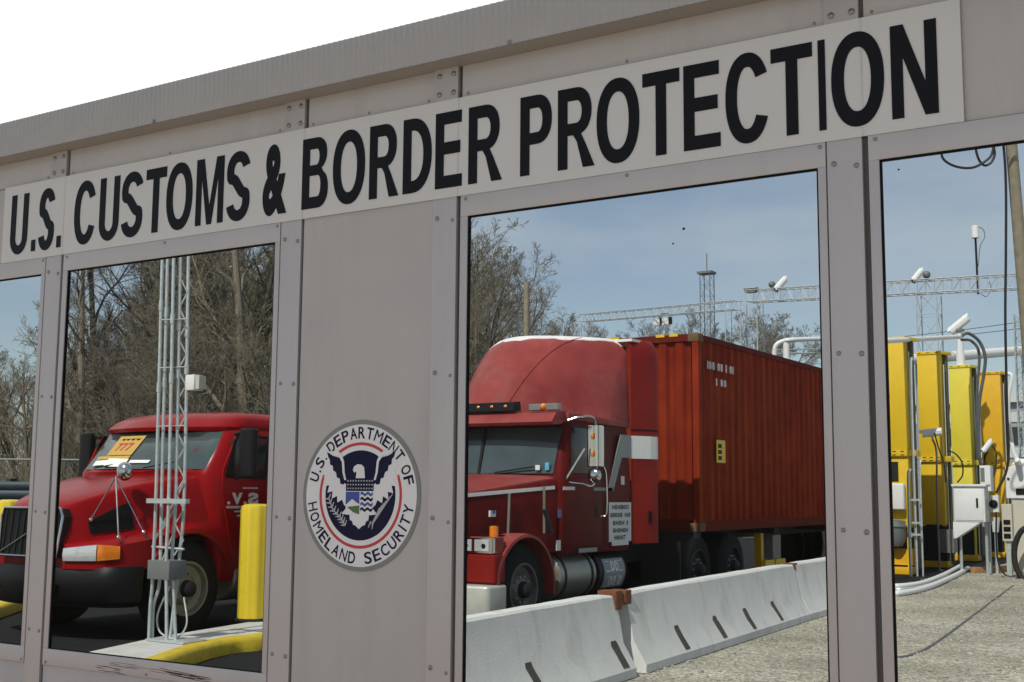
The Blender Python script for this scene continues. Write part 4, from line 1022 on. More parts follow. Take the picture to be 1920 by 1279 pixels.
for k in range(25):
    x = -1.02+2.04*k/24; y0 = -4.02+1.05*abs(x)**2.1; y1 = -2.88+1.0*abs(x)**1.8
    wig = .02*math.sin(k*.9)+.015*math.sin(k*2.3)
    ys = [y0+(y1-y0)*q for q in (.76+wig-.10*max(0, -x)+.06*max(0, x), .84+wig*.5, .93, 1.0)] + [max(y1+.05, -2.12)]
    cap.append([(x, min(y, -2.11), ftop(x, min(y, -2.11))[0]+.009) for y in ys] + [(x, min(y, -2.11), ftop(x, min(y, -2.11))[0]-.02) for y in ys[::-1]])
MB().loft(cap).build('pale_crest', 'roof_pale', ft)  # pale band laid along the fairing crest
# side extenders behind the sleeper, flared outwards
for s in (1, -1):
    E_ = []
    pe = [(1.165, -2.13), (1.225, -1.99), (1.295, -1.82), (1.315, -1.70), (1.315, -1.64), (1.27, -1.63), (1.15, -2.06)]
    for z in (.94, 1.2, 1.8, 2.40, 2.47, 3.0, 3.30, 3.45, 3.56, 3.62, 3.64):
        k = max(0, z-3.45) if s > 0 else max(0, z-2.75); k = k*k*(2.6 if s > 0 else .75)
        E_.append([(s*(x-k), y, z) for x, y in pe])
    ex = MB().loft(E_).build('side_extender', 'maroon_red', ft, ang=35)
    pb_ = [(x+.004, y-.002) for x, y in pe[:5]]
    band = lambda z0, z1: MB().loft([[(s*x, y, z) for x, y in pb_] + [(s*(x-.012), y+.004, z) for x, y in pb_[::-1]] for z in (z0, z1)])
    band(2.045, 2.345).build('white_band', 'decal_white', ex, smooth=False)
    band(2.415, 2.432).build('panel_gap', 'gasket', ex, smooth=False)
    MB().box(s*1.26, s*1.306, -1.86, -1.81, 1.20, 1.36).build('vent_slot', 'gasket', ex, smooth=False)
MB().loft([[(-1.0, -2.13, z), (1.18, -2.13, z), (1.2, -1.64, z), (-1.0, -1.64, z)] for z in (3.60, 3.635)]).build('fairing_top', 'roof_pale', ft)
# stripe, placard, mirror, rails on the visible side (and the far side mirror)
def stripe(P, name='stripe', m='decal_grey', x=1.172, th=.003): return side_poly(ft, name, m, P, x-.004, x+th, smooth=False)
def hx(y):
    for a_, b_ in zip(HS, HS[1:]):
        if a_[0] <= y <= b_[0]: return a_[1]+(b_[1]-a_[1])*(y-a_[0])/(b_[0]-a_[0])
    return 1.115
mb = MB(); mb.loft([[(hx(y)+.008, y, 1.535+(y+5.5)*.066), (hx(y)+.008, y, 1.575+(y+5.5)*.066), (hx(y)-.01, y, 1.575+(y+5.5)*.066), (hx(y)-.01, y, 1.535+(y+5.5)*.066)] for y in (-5.95, -5.7, -5.3, -4.8, -4.3, -4.02)]).build('stripe', 'decal_white', ft, smooth=False)
stripe([(-3.94,1.625),(-3.66,1.625),(-3.66,1.665),(-3.94,1.665)], 'stripe', 'decal_white')
stripe([(-3.18,1.62),(-2.68,1.62),(-2.68,1.66),(-3.18,1.66)]); stripe([(-2.82,1.62),(-2.66,1.62),(-2.42,2.05),(-2.16,2.05),(-2.16,2.345),(-2.45,2.345)])
pl = stripe([(-2.78,.98),(-2.70,.98),(-2.70,.93),(-2.24,.93),(-2.24,.98),(-2.16,.98),(-2.16,1.475),(-2.78,1.475)], 'placard', 'decal_white')
def fP(u, v, d): return (1.1755+d, u, v)
mb = MB()
for s_, y0, y1, z in (('D0IIH0H', -2.70, -2.24, 1.385), ('0H I00I0', -2.75, -2.19, 1.285), ('I H0H0', -2.68, -2.26, 1.185), ('H0H0H0', -2.68, -2.26, 1.09), ('T0H0H', -2.64, -2.32, 1.0)):
    text_line(mb, s_, fP, y0, y1, z, z+.058, .04, True, th=.001)
mb.build('placard_lettering', 'black_vinyl', ft, smooth=False)
for p, m in (((-4.06, 1.30, .08, .10), 'decal_blue'), ((-2.44, 1.70, .09, .11), 'decal_white'), ((-4.10, .92, .10, .12), 'decal_white')): 
    stripe([(p[0], p[1]), (p[0]+p[2], p[1]), (p[0]+p[2], p[1]+p[3]), (p[0], p[1]+p[3])], 'sticker', m)
MB().box(1.16, 1.176, -3.55, -3.10, .875, .925).build('kick_plate', 'decal_grey', ft)
MB().box(hx(-5.05)-.05, hx(-5.05)+.008, -5.12, -5.0, 1.32, 1.39).build('flag_sticker', 'decal_white', ft); MB().box(hx(-5.05)-.05, hx(-5.05)+.011, -5.08, -5.02, 1.355, 1.39).build('flag_sticker', 'decal_blue', ft)
for s in (1, -1):
    side_poly(ft, 'door_window', 'dark_glass', [(-3.74,1.83),(-3.16,1.83),(-3.16,2.38),(-3.66,2.38)], s*1.10, s*1.174, bevel=.008)
    side_poly(ft, 'door', 'maroon_dark', [(-3.88,.96),(-2.98,.96),(-2.98,1.80),(-3.88,1.80)], s*1.16, s*1.1735, bevel=.004)
    mx_ = s*1.42
    mr = MB().rbox(mx_-.09, mx_+.09, -3.66, -3.52, 1.90, 2.40, .03).build('mirror', 'chrome', ft)
    for zz in (2.06, 2.27): MB().ball((mx_, -3.675, zz), .036, 6, (.6, .6, 1.2)).build('marker_lamp', 'lamp_amber', mr)
    MB().ball((mx_, -3.62, 1.80), .092, 10, (1, .55, 1)).build('spot_mirror', 'chrome', mr)
    MB().tube(bez([(s*1.15, -3.80, 2.46), (s*1.30, -3.72, 2.50), (mx_, -3.60, 2.44), (mx_, -3.60, 1.74), (s*1.30, -3.72, 1.70), (s*1.15, -3.80, 1.72)], 6), .014, 8).build('mirror_arm', 'chrome', mr)
    MB().tube([(s*1.16, -3.86, 1.75), (s*1.34, -3.72, 2.12)], .012, 6).build('mirror_arm', 'chrome', mr)
    MB().tube(bez([(s*1.17, -3.02, 1.93), (s*1.225, -3.0, 1.90), (s*1.23, -2.96, 1.75), (s*1.23, -2.96, 1.35), (s*1.17, -3.0, 1.30)], 6), .013, 8).build('grab_rail', 'chrome', ft)
    MB().box(s*1.165, s*1.18, -3.14, -3.04, 1.30, 1.43).build('door_handle', 'black_plastic', ft, bevel=.004)
# roof marker lights, horns
for x in (-.20, .02, .22, .42): MB().ball((x, -4.03, 2.635), .032, 8, (1.2, 1, .8)).build('marker_lamp', 'lamp_amber', ft)
MB().loft([[(x, -4.06, 2.58), (x, -4.05, 2.68), (x, -3.9, 2.70), (x, -3.88, 2.58)] for x in (-.32, .54)]).build('lamp_rail', 'black_plastic', ft)
for x in (.80, 1.04): MB().rbox(x-.09, x+.09, -4.0, -3.90, 2.575, 2.655, .02).build('air_horn', 'dull_alloy', ft)
MB().ball((.92, -3.98, 2.62), .045, 8).build('marker_lamp', 'lamp_amber', ft)
# brackets on the hood: chrome stand rods and amber lamp
for px0, py0, px1, py1, xo in ((955, 925, 952, 1010, .92), (1020, 912, 1020, 1000, 1.06)):
    a, b = onX(px0, py0, FX+xo+.06)-Vector((FX, FY, 0)), onX(px1, py1, FX+xo+.06)-Vector((FX, FY, 0))
    MB().tube([a, b], .016, 8).build('hood_rod', 'dull_alloy', ft)
MB().tube([(1.14, -4.32, 1.40), (1.15, -4.18, 1.12)], .03, 8).build('hood_latch', 'black_rubber', ft)
MB().lathe([(0, .05), (.12, .05), (.13, .02)], (1.08, -5.30, 1.10), (0, 0, 1), 14).build('indicator', 'lamp_amber', ft)
# ---- container
ct = thing('container', 'orange brown corrugated shipping container with white numbers behind the maroon truck', 'container', (FX, FY, 0))
CW, C0, C1, CL = 1.20, 1.045, 3.95, 12.19
def corr(par):
    for s in (1, -1):
        mb = MB(); rows = [[], []]; y = .20; pts = []
        while y < CL-.2:
            pts += [(y, 0), (y+.072, 0), (y+.140, .036), (y+.210, .036)]; y += .278
        for y, d in pts: rows[0].append((s*(CW-.012-d), y, C0+.14)); rows[1].append((s*(CW-.012-d), y, C1-.09))
        mb.loft(rows, False).build('side_wall', 'container_orange', par, smooth=False)
    mb = MB(); rows = [[], []]; x = -CW+.14; pts = []
    while x < CW-.14:
        pts += [(x, 0), (x+.11, 0), (x+.15, .045), (x+.23, .045)]; x += .27
    for x, d in pts:
        rows[0].append((x, .02+d, C0+.16)); rows[1].append((x, .02+d, C1-.10))
    mb.loft(rows, False).build('front_wall', 'container_orange', par, smooth=False)
corr(ct)
MB().box(-CW+.02, CW-.02, .10, CL-.05, C1-.05, C1-.015).build('roof', 'container_orange', ct, smooth=False)
MB().box(-CW+.05, CW-.05, .06, CL-.05, C0+.02, C0+.12).build('floor', 'container_frame', ct, smooth=False)
for s in (1, -1):
    MB().box(s*(CW-.10), s*(CW+.004), 0, .15, C0+.12, C1-.12).build('corner_post', 'container_orange', ct, bevel=.01)
    MB().box(s*(CW-.10), s*(CW+.004), CL-.15, CL, C0+.12, C1-.12).build('corner_post', 'container_orange', ct, bevel=.01)
    MB().box(s*(CW-.06), s*(CW+.002), .16, CL-.16, C0, C0+.15).build('bottom_rail', 'container_frame', ct)
    MB().box(s*(CW-.06), s*(CW+.002), .16, CL-.16, C1-.095, C1-.01).build('top_rail', 'container_frame', ct)
    for yy in (0, CL-.18):
        for zz in (C0-.002, C1-.118):
            MB().box(s*(CW-.165), s*(CW+.008), yy-.006, yy+.182, zz, zz+.122).build('corner_casting', 'corner_cast', ct, bevel=.008)
MB().box(-CW+.17, CW-.17, 0, .07, C1-.11, C1-.005).build('top_rail', 'container_frame', ct); MB().box(-CW+.17, CW-.17, 0, .07, C0, C0+.17).build('bottom_rail', 'container_frame', ct)
for x0, x1 in ((-.62, -.10), (.52, .66), (.74, .88)): MB().box(x0, x1, -.008, .1, C1-.03, C1+.012).build('yellow_mark', 'yellow_paint', ct)
def fC(u, v, d): return (CW+.001+d, u, v)
MB().box(CW-.012, CW-.0065, .30, 1.42, 3.44, 3.58).build('number_strip', 'container_orange', ct, smooth=False)
mb = MB(); text_line(mb, '100 08 1 01', fC, .34, 1.36, 3.45, 3.57, .03, False, .35, .004); text_line(mb, '1 80', fC, .66, 1.06, 3.22, 3.33, .03, False, .3, .004); mb.build('container_number', 'decal_white', ct, smooth=False)
mb = MB()
pl = MB().box(CW-.01, CW+.006, .66, .98, 1.88+.18, 2.30+.1).build('yellow_placard', 'yellow_paint', ct, smooth=False)
for z in (2.10, 2.19, 2.28): mb.box(CW+.006, CW+.008, .70, .84, z, z+.06)
mb.build('placard_lettering', 'black_vinyl', ct, smooth=False)
# ---- chassis under the container
ch = thing('trailer_chassis', 'black steel chassis trailer under the orange container', 'trailer', (FX, FY, 0))
for s in (1, -1):
    MB().box(s*.42, s*.52, -.4, 12.1, .86, 1.04).build('beam', 'dark_steel', ch, smooth=False)
    for yy in (9.3, 10.6): wheel(ch, s*.56, yy, .50, .60, s, 'dark_steel')
    lg = MB().box(s*.85-.06, s*.85+.06, 3.20, 3.32, .30, 1.0).build('landing_leg', 'yellow_amber', ch); MB().box(s*.85-.14, s*.85+.14, 3.10, 3.42, .28, .31).build('foot', 'yellow_paint', lg)
    MB().box(s*1.02, s*1.06, 3.0, 3.42, .40, .50).build('reflector', 'yellow_paint', ch); MB().box(s*1.02, s*1.06, 3.50, 3.95, .40, .50).build('reflector', 'yellow_paint', ch)
    MB().box(s*.80, s*1.0, 3.52, 3.9, .5, .9).build('tool_box', 'grey_box', ch)
for yy in (0, 3.2, 6, 9, 12): MB().box(-1.15, 1.15, yy, yy+.14, .94, 1.04).build('cross_beam', 'dark_steel', ch, smooth=False)
# ================================================================== YELLOW PORTAL TOWERS (right window)
def hor(px): d0, d1 = ray(px, 0).z, ray(px, 1).z; return -d0/(d1-d0)
def tower(l, r, top, label, m, lower=True, zf=2.44, dep=.42, H=4.8):
    ppm = (hor((l+r)/2)-top)/(H-EYE); d = FOC/ppm
    a, b = atD(l, hor(l), d), atD(r, hor(r), d); wd = (b-a).length; y = (a.y+b.y)/2; x = (a.x+b.x)/2
    t = thing('detector_tower', label, 'detector tower', (x, y, 0), 0, 'yellow detector towers in a row')
    h = wd/2
    # upper front cover, its cap and flange, lower cover, olive side channel
    MB().box(-h, h, 0, dep*.62, zf+.06, H-.05).build('front_cover', m, t, bevel=.006)
    MB().loft([[(-h-.01, -.02, H-.07), (h+.01, -.02, H-.07), (h+.16, dep+.02, H-.07), (-h-.01, dep+.02, H-.07)], [(-h-.01, -.02, H), (h+.01, -.02, H), (h+.16, dep+.02, H), (-h-.01, dep+.02, H)]]).build('cap', m, t, bevel=.004)
    MB().loft([[(-h-.01, -.025, zf-.07), (h+.02, -.025, zf-.07), (h+.15, .12, zf-.07), (h+.15, dep, zf-.07), (-h-.01, dep, zf-.07)], [(-h-.01, -.025, zf+.055), (h+.02, -.025, zf+.055), (h+.15, .12, zf+.055), (h+.15, dep, zf+.055), (-h-.01, dep, zf+.055)]]).build('flange', m, t, bevel=.004)
    for z in (zf+.025, zf-.045):
        for xx in (-h+.10, 0, h-.10): 
            MB().box(xx-.035, xx+.035, -.0275, -.02, z-.010, z+.010).build('bolt_slot', 'dark_steel', t, smooth=False)
    for xx in (-h*.75, 0, h*.75): MB().box(xx-.03, xx+.03, -.0225, -.015, H-.045, H-.028).build('bolt_slot', 'dark_steel', t, smooth=False)
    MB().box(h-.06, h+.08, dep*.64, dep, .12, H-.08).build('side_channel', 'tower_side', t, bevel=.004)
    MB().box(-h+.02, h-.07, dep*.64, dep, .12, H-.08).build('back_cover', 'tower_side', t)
    MB().tube([(h+.05, dep*.30, .1), (h+.05, dep*.30, H-.3)], .013, 8).build('conduit', 'galvanised', t)
    if lower:
        MB().box(-h, h, .03, dep*.60, .95, zf-.075).build('lower_cover', m, t, bevel=.006)
        MB().box(-h-.01, h+.03, -.02, dep, .02, .16).build('plinth', 'yellow_amber', t, bevel=.006)
        for xx in (-h+.04, h-.04): MB().box(xx-.035, xx+.035, .04, .11, .16, .95).build('stand_post', m, t)
    return t, h, d
T1, h1, d1 = tower(1655, 1704, 630, 'nearest yellow detector tower with a white box and dark motor on its lower half', 'yellow_paint')
MB().box(-.12, .06, .022, .032, 1.86, 2.26).build('vent_grille', 'dark_steel', T1, smooth=False)
MB().rbox(-.10, .20, -.16, .02, 1.30, 1.82, .05).build('white_box', 'white_paint', T1, bevel=.01)
MB().lathe([(0, .10), (.02, .19), (.10, .20), (.11, .225), (.14, .225), (.15, .20), (.40, .19), (.52, .13), (.54, .05)], (-.02, -.02, 1.10), (0, 0, -1), 24).build('motor', 'grey_box', T1)
MB().box(-h1, h1, .10, .30, .20, .52).build('lower_cover', 'yellow_amber', T1)
T2, h2, d2 = tower(1728, 1770, 657, 'second yellow detector tower, behind the white bullet camera', 'yellow_paint', zf=2.40)
MB().box(-h2, h2, .02, .30, .16, .92).build('base_cabinet', 'dark_steel', T2); MB().box(h2-.10, h2+.20, -.15, .2, .35, .85).build('base_cabinet', 'grey_box', T2)
T3, h3, d3 = tower(1788, 1826, 683, 'third yellow detector tower, pale lemon, carrying a white post and camera', 'yellow_lemon', zf=2.40)
T4, h4, d4 = tower(1845, 1883, 696, 'farthest yellow detector tower, deeper amber than the others', 'yellow_amber', zf=2.40)
for T in (T3, T4): MB().box(-.2, .2, .02, .3, .16, .95).build('base_cabinet', 'dark_steel', T)
# white post with tilted camera on the third tower
p = T3.location
wp = thing('camera_post', 'white post standing on the third yellow tower', 'post', (p.x+.02, p.y+.12, 4.8))
MB().lathe([(0, .11), (.25, .10), (.5, .075), (.85, .07)], (0, 0, 0), (0, 0, 1), 16).build('post', 'white_paint', wp); MB().lathe([(.85, .12), (.90, .12)], (0, 0, 0), (0, 0, 1), 16).build('top_plate', 'grey_box', wp)
def camera_thing(loc, d, label, k=1.0, grp='security cameras'):
    t = thing('security_camera', label, 'camera', loc, 0, grp); bullet_parts(t, d, .40*k, .082*k); return t
camera_thing((p.x+.02, p.y+.12, 5.70), (-.75, -.15, -.62), 'white security camera tilted down on the post above the third yellow tower', 1.35)
q = onX(1748, 812, -6.62); q = atD(1748, 822, d2-.75)
camera_thing(q, (-.95, -.25, -.10), 'white bullet camera in front of the second yellow tower', 1.0)
st = thing('camera_stand', 'thin galvanised pole holding the bullet camera before the second yellow tower', 'pole', (q.x+.03, q.y+.12, 0))
MB().tube(bez([(0, 0, 0), (0, 0, 1.6), (.02, .0, q.z-.3), (-.03, -.10, q.z-.01)], 6), .022, 8).build('pole', 'grey_box', st); MB().lathe([(0, .08), (.02, .08)], (0, 0, 0), (0, 0, 1), 12).build('base', 'grey_box', st)
q = atD(1851, 846, d3-.4)
camera_thing(q, (-.5, -.3, -.75), 'small grey camera pointing down beside the amber tower', .8)
st = thing('camera_stand', 'dark pole holding the small camera beside the amber tower', 'pole', (q.x-.1, q.y+.1, 0)); MB().tube(bez([(0, 0, 0), (0, 0, q.z-.4), (.10, -.1, q.z)], 8), .03, 8).build('pole', 'dark_steel', st)
# conduits by the first tower
cn = thing('conduit_rack', 'galvanised conduits running up the right side of the nearest yellow tower', 'conduit', (T1.location.x+h1+.06, T1.location.y-.28, 0))
for dx, y_, z1, r in ((.0, 0, 2.1, .030), (.10, .10, 4.3, .020), (.20, .14, 2.3, .018)):
    MB().tube(bez([(dx, y_, 0), (dx, y_, z1*.5), (dx+.01, y_, z1-.15), (dx+.04, y_+.05, z1)], 6), r, 10).build('conduit', 'galvanised', cn)
for z in (1.05, .82, 1.5): MB().obox((.10, .02, z), .26, .03, .04).build('cross_strap', 'galvanised', cn)
MB().lathe([(0, .03), (.02, .06), (.10, .06), (.12, .03)], (0, 0, .75), (0, 0, 1), 12).build('coupling', 'galvanised', cn)
# white pipes bending over the ground in front of the first tower
for k, (P, lab) in enumerate((([(1655, 1098), (1690, 1099), (1730, 1093), (1770, 1078), (1800, 1062)], 'upper of the two white pipes curving over the gravel below the yellow towers'), ([(1650, 1110), (1690, 1112), (1740, 1101), (1785, 1082), (1815, 1066)], 'lower of the two white pipes curving over the gravel below the yellow towers'))):
    pts = [onZ(x, y, .045) for x, y in P]; pts = [pts[0]+Vector((-1.2, .1, 0))] + pts
    o = MB().tube(bez(pts, 8), .048, 12).build('pipe', 'white_paint'); tag(o, lab, 'pipe', 'white pipes on the gravel')
o = MB().tube(bez([onZ(x, y, .03)+Vector((0, .05, 0)) for x, y in ((1660, 1104), (1700, 1105), (1745, 1096), (1780, 1082))], 8), .03, 8).build('pipe', 'galvanised'); tag(o, 'thin grey pipe between the two white pipes on the gravel', 'pipe', 'pipes on the gravel')
# high white pipe from the first tower to the post, and the handrail-like frame behind the container
zz = 4.72
pts = [(T1.location.x-1.6, T1.location.y+.9, zz), (T1.location.x+.25, T1.location.y+.3, zz), (T2.location.x, T2.location.y-.2, zz+.12), (p.x-.1, p.y-.25, zz+.72), (p.x+.25, p.y-.3, zz+.60), (p.x+.50, p.y-.3, zz+.1), (p.x+.50, p.y-.2, zz-1.2)]
a, b, c = atD(1705, 637, d1+.5), atD(1790, 632, d3-1), atD(1800, 632, d3-.5)
o = MB().tube([a+(a-b)*1.2, a, b, c], .05, 12).build('pipe', 'white_paint'); tag(o, 'thin white pipe running level from the nearest yellow tower to the camera post', 'pipe')
cb = bez([c, atD(1815, 625, d3-.3), atD(1836, 640, d3-.2), atD(1847, 668, d3-.2), atD(1845, 700, d3-.15), atD(1836, 760, d3-.1), atD(1836, 850, d3-.1), atD(1843, 880, d3-.1)], 8)
o = MB().tube(cb, .04, 10).build('cable', 'cable_grey'); tag(o, 'thick dark cable looping over the top of the third yellow tower', 'cable')
o = MB().tube(bez([c+Vector((0, .15, -.05)), atD(1822, 640, d3), atD(1836, 665, d3), atD(1832, 740, d3), atD(1832, 860, d3)], 8), .034, 8).build('cable', 'cable_grey'); tag(o, 'second dark cable, inside the loop over the third yellow tower', 'cable')
# big white pipe behind towers
a, b = atD(1690, 676, 40), atD(1945, 655, 46)
bp = thing('pipe_bridge', 'wide white pipe on posts crossing behind the yellow towers', 'pipe', (a.x, a.y, 0))
MB().tube([Vector((0, 0, a.z)), b-Vector((a.x, a.y, 0))], .17, 16).build('pipe', 'white_paint', bp)
for k in (.12, .9):
    q = a.lerp(b, k); MB().tube([(q.x-a.x, q.y-a.y, 0), (q.x-a.x, q.y-a.y, q.z)], .16, 10).build('post', 'truss_white', bp)
# white tubular frame behind the container
fr0 = atD(1475, 640, 34); fo = Vector((fr0.x, fr0.y, 0))
wf = thing('handrail', 'white tubular frame with a rounded corner showing above the container', 'handrail', fo)
P = [atD(1452, 665, 34), atD(1455, 648, 34), atD(1468, 640, 34), atD(1490, 637, 34), atD(1560, 635, 35)]
g0 = P[0].copy(); g0.z = 0
MB().tube([q-fo for q in bez([g0, P[0]-Vector((0, 0, .4))] + P, 6)], .065, 10).build('pipe', 'white_paint', wf)
q = atD(1474, 640, 34); MB().tube([Vector((q.x, q.y, 0))-fo, q-fo], .09, 10).build('post', 'white_paint', wf)
q = atD(1558, 635, 35); MB().tube([Vector((q.x, q.y, 0))-fo, q-fo], .10, 10).build('post', 'white_paint', wf)
for z in (656, 663): MB().tube([atD(1455, z, 34.2)-fo, atD(1560, z-2, 35)-fo], .02, 6).build('rail', 'galvanised', wf)
# ---- cabinets
dC = d2-2.2
def face(px0, py0, px1, py1, d):    # front-facing rectangle at a view depth -> x0,x1,y,z0,z1
    a, b = atD(px0, py0, d), atD(px1, py1, d); y = (a.y+b.y)/2; a, b = onY(px0, py0, y), onY(px1, py1, y); return a.x, b.x, y, b.z, a.z
x0, x1, y, z0, z1 = face(1787, 912, 1848, 979, dC)
cb_ = thing('utility_cabinet', 'white wall-less cabinet with a black handle on a wedge bracket', 'cabinet', ((x0+x1)/2, y, 0)); O_ = Vector(cb_.location)
cb_['label'] = 'white utility cabinet with a black handle above a white wedge bracket'
MB().rbox(x0, x1, y, y+.38, z0, z1, .015).build('body', 'cabinet_white', cb_, off=O_)
MB().box(x0+.03, x1-.03, y-.012, y, z0+.03, z1-.06).build('door', 'cabinet_white', cb_, off=O_, bevel=.004)
MB().box(x0-.03, x1+.04, y-.04, y+.4, z1, z1+.045).build('lid', 'cabinet_white', cb_, off=O_, bevel=.006)
hx0 = x0+(x1-x0)*.76; MB().box(hx0-.02, hx0+.02, y-.03, y-.010, (z0+z1)/2-.07, (z0+z1)/2+.12).build('handle', 'black_plastic', cb_, off=O_, bevel=.006)
MB().prism([(x0-.03, z0-.008), (x0-.03, z0-.34), (x0+.02, z0-.34), (x1-.10, z0-.008)], lambda u, v, d: (u, d, v), y+.01, y+.36).build('bracket', 'cabinet_white', cb_, off=O_, bevel=.004)
for xx in (x0+.05, x1-.05): MB().tube([(xx, y+.28, 0), (xx, y+.28, z0)], .03, 8).build('leg', 'galvanised', cb_, off=O_)
x0, x1, y, z0, z1 = face(1853, 929, 1873, 961, dC+.3)
mt = thing('meter_box', 'small white box with a round black dial right of the white cabinet', 'meter', ((x0+x1)/2, y, 0)); O_ = Vector(mt.location)
MB().rbox(x0, x1, y, y+.16, z0, z1, .02).build('body', 'cabinet_white', mt, off=O_); MB().lathe([(0, .085), (.03, .085), (.035, .06)], ((x0+x1)/2, y+.002, (z0+z1)/2), (0, -1, 0), 20).build('dial', 'black_plastic', mt, off=O_)
MB().lathe([(0, .10), (.30, .06), (.32, .03)], ((x0+x1)/2, y+.1, z0-.1), (0, 0, -1), 14).build('funnel', 'cabinet_white', mt, off=O_); MB().tube([((x0+x1)/2, y+.1, z0-.4), ((x0+x1)/2, y+.1, 0)], .03, 8).build('pole', 'galvanised', mt, off=O_)
x0, x1, y, z0, z1 = face(1836, 873, 1858, 912, dC+.5)
wb = thing('junction_box', 'white upright box behind the white cabinet lid', 'box', ((x0+x1)/2, y, 0)); O_ = Vector(wb.location)
MB().rbox(x0, x1, y, y+.3, z0-.1, z1, .02).build('body', 'cabinet_white', wb, off=O_); MB().box(x0+.02, x0+.10, y-.01, y, z0+.1, z1-.05).build('screen', 'grey_box', wb, off=O_); MB().tube([((x0+x1)/2, y+.15, 0), ((x0+x1)/2, y+.15, z0)], .04, 8).build('pole', 'galvanised', wb, off=O_)
dK = dC-.9
x0, x1, y, z0, z1 = face(1884, 875, 1990, 1068, dK)
zt1 = onY(1900, 935, y).z
kb = thing('equipment_cabinet', 'tall beige cabinet with a white top box at the right edge of the window', 'cabinet', ((x0+x1)/2, y, 0)); O_ = Vector(kb.location)
MB().rbox(x0+.10, x1, y+.02, y+.7, .10, zt1, .02).build('body', 'cabinet_beige', kb, off=O_); MB().rbox(x0, x1, y-.02, y+.66, zt1+.002, z1, .03).build('top_box', 'cabinet_white', kb, off=O_)
MB().box(x0+.12, x1, y, y+.6, .0, .09).build('plinth', 'timber', kb, off=O_)
a, b = onY(1905, 916, y), onY(1935, 928, y); MB().rbox(a.x, b.x, y-.035, y-.01, b.z, a.z, .01).build('handle', 'black_plastic', kb, off=O_)
a = onY(1891, 898, y); MB().lathe([(0, .025), (.02, .025)], (a.x, y-.015, a.z), (0, -1, 0), 12).build('lock', 'black_plastic', kb, off=O_)
MB().lathe([(0, .22), (.06, .22), (.14, .10), (.16, .05)], (x0+.3, y+.2, z1), (0, 0, 1), 16).build('cable_gland', 'white_paint', kb, off=O_)
# beige socket box with three black openings
x0, x1, y, z0, z1 = face(1877, 945, 1899, 1015, dK+.1)
sk = thing('socket_box', 'narrow beige box with three black square sockets beside the tall cabinet', 'box', ((x0+x1)/2, y, 0)); O_ = Vector(sk.location)
MB().rbox(x0, x1, y, y+.2, z0, z1, .012).build('body', 'cabinet_beige', sk, off=O_)
for k in range(3):
    zc = z0+.10+k*.135; MB().rbox(x0+.03, x1-.03, y-.02, y+.01, zc-.045, zc+.045, .02).build('socket', 'black_plastic', sk, off=O_)
MB().box(x0+.05, x1-.05, y+.05, y+.15, 0, z0).build('leg', 'galvanised', sk, off=O_)
# white hose behind the amber tower, black hose loop, thin cable
o = MB().tube(bez([atD(1885, 700, d4-.3), atD(1897, 706, d4-.4), atD(1891, 745, d4-.4), atD(1892, 790, d4-.4), atD(1899, 840, d4-.5), atD(1905, 858, dK+.5), atD(1912, 872, dK+.3)], 8), .05, 10).build('hose', 'white_paint'); tag(o, 'white hose hanging down right of the amber tower to the tall cabinet', 'hose')
hz = y-.25
hp = [onY(x, yy, hz) for x, yy in ((1935, 985), (1915, 996), (1904, 1020), (1902, 1045), (1908, 1070), (1922, 1087), (1950, 1090))]
o = MB().tube(bez(hp, 8), .055, 10).build('hose', 'black_rubber'); tag(o, 'thick black hose looped in front of the tall beige cabinet', 'hose')
o = MB().tube(bez([onY(x, yy, hz+.1) for x, yy in ((1868, 960), (1868, 1010), (1871, 1050), (1882, 1075), (1897, 1082))], 8), .018, 8).build('cable', 'cable_black'); tag(o, 'thin black cable drooping to the gravel left of the black hose', 'cable')
a, b = onZ(1822, 1068, .08), onZ(1955, 1063, .08)
o = MB().obox((a+b)/2+Vector((0, .1, -.02)), (b-a).length, .12, .13, Matrix.Rotation(math.atan2(b.y-a.y, b.x-a.x), 3, 'Z')).build('timber', 'timber', bevel=.008); tag(o, 'orange brown timber lying on the gravel below the cabinets', 'timber')
o = MB().tube(bez([onZ(x, yy, .006) for x, yy in ((1640, 1232), (1690, 1232), (1725, 1222), (1755, 1205), (1790, 1180), (1830, 1150), (1870, 1120), (1900, 1098))], 6), .014, 6).build('cable', 'cable_grey'); tag(o, 'thin dark line along the gravel at the lower right', 'cable')  # low dark tube drawn as a thin line on the gravel
# tangle between towers
for k, (P, lab) in enumerate((
    ([(1776, 845), (1790, 850), (1803, 866), (1805, 890), (1795, 905)], 'black cable arching between the second and third yellow towers'),
    ([(1752, 812), (1760, 840), (1770, 870), (1773, 905)], 'thin cable hanging below the bullet camera'),
    ([(1860, 835), (1868, 850), (1866, 880), (1858, 905)], 'thin cable curling under the small grey camera'))):
    o = MB().tube(bez([atD(x, yy, (d2 if k < 2 else d3)-.9) for x, yy in P], 8), .016, 6).build('cable', 'cable_black'); tag(o, lab, 'cable')

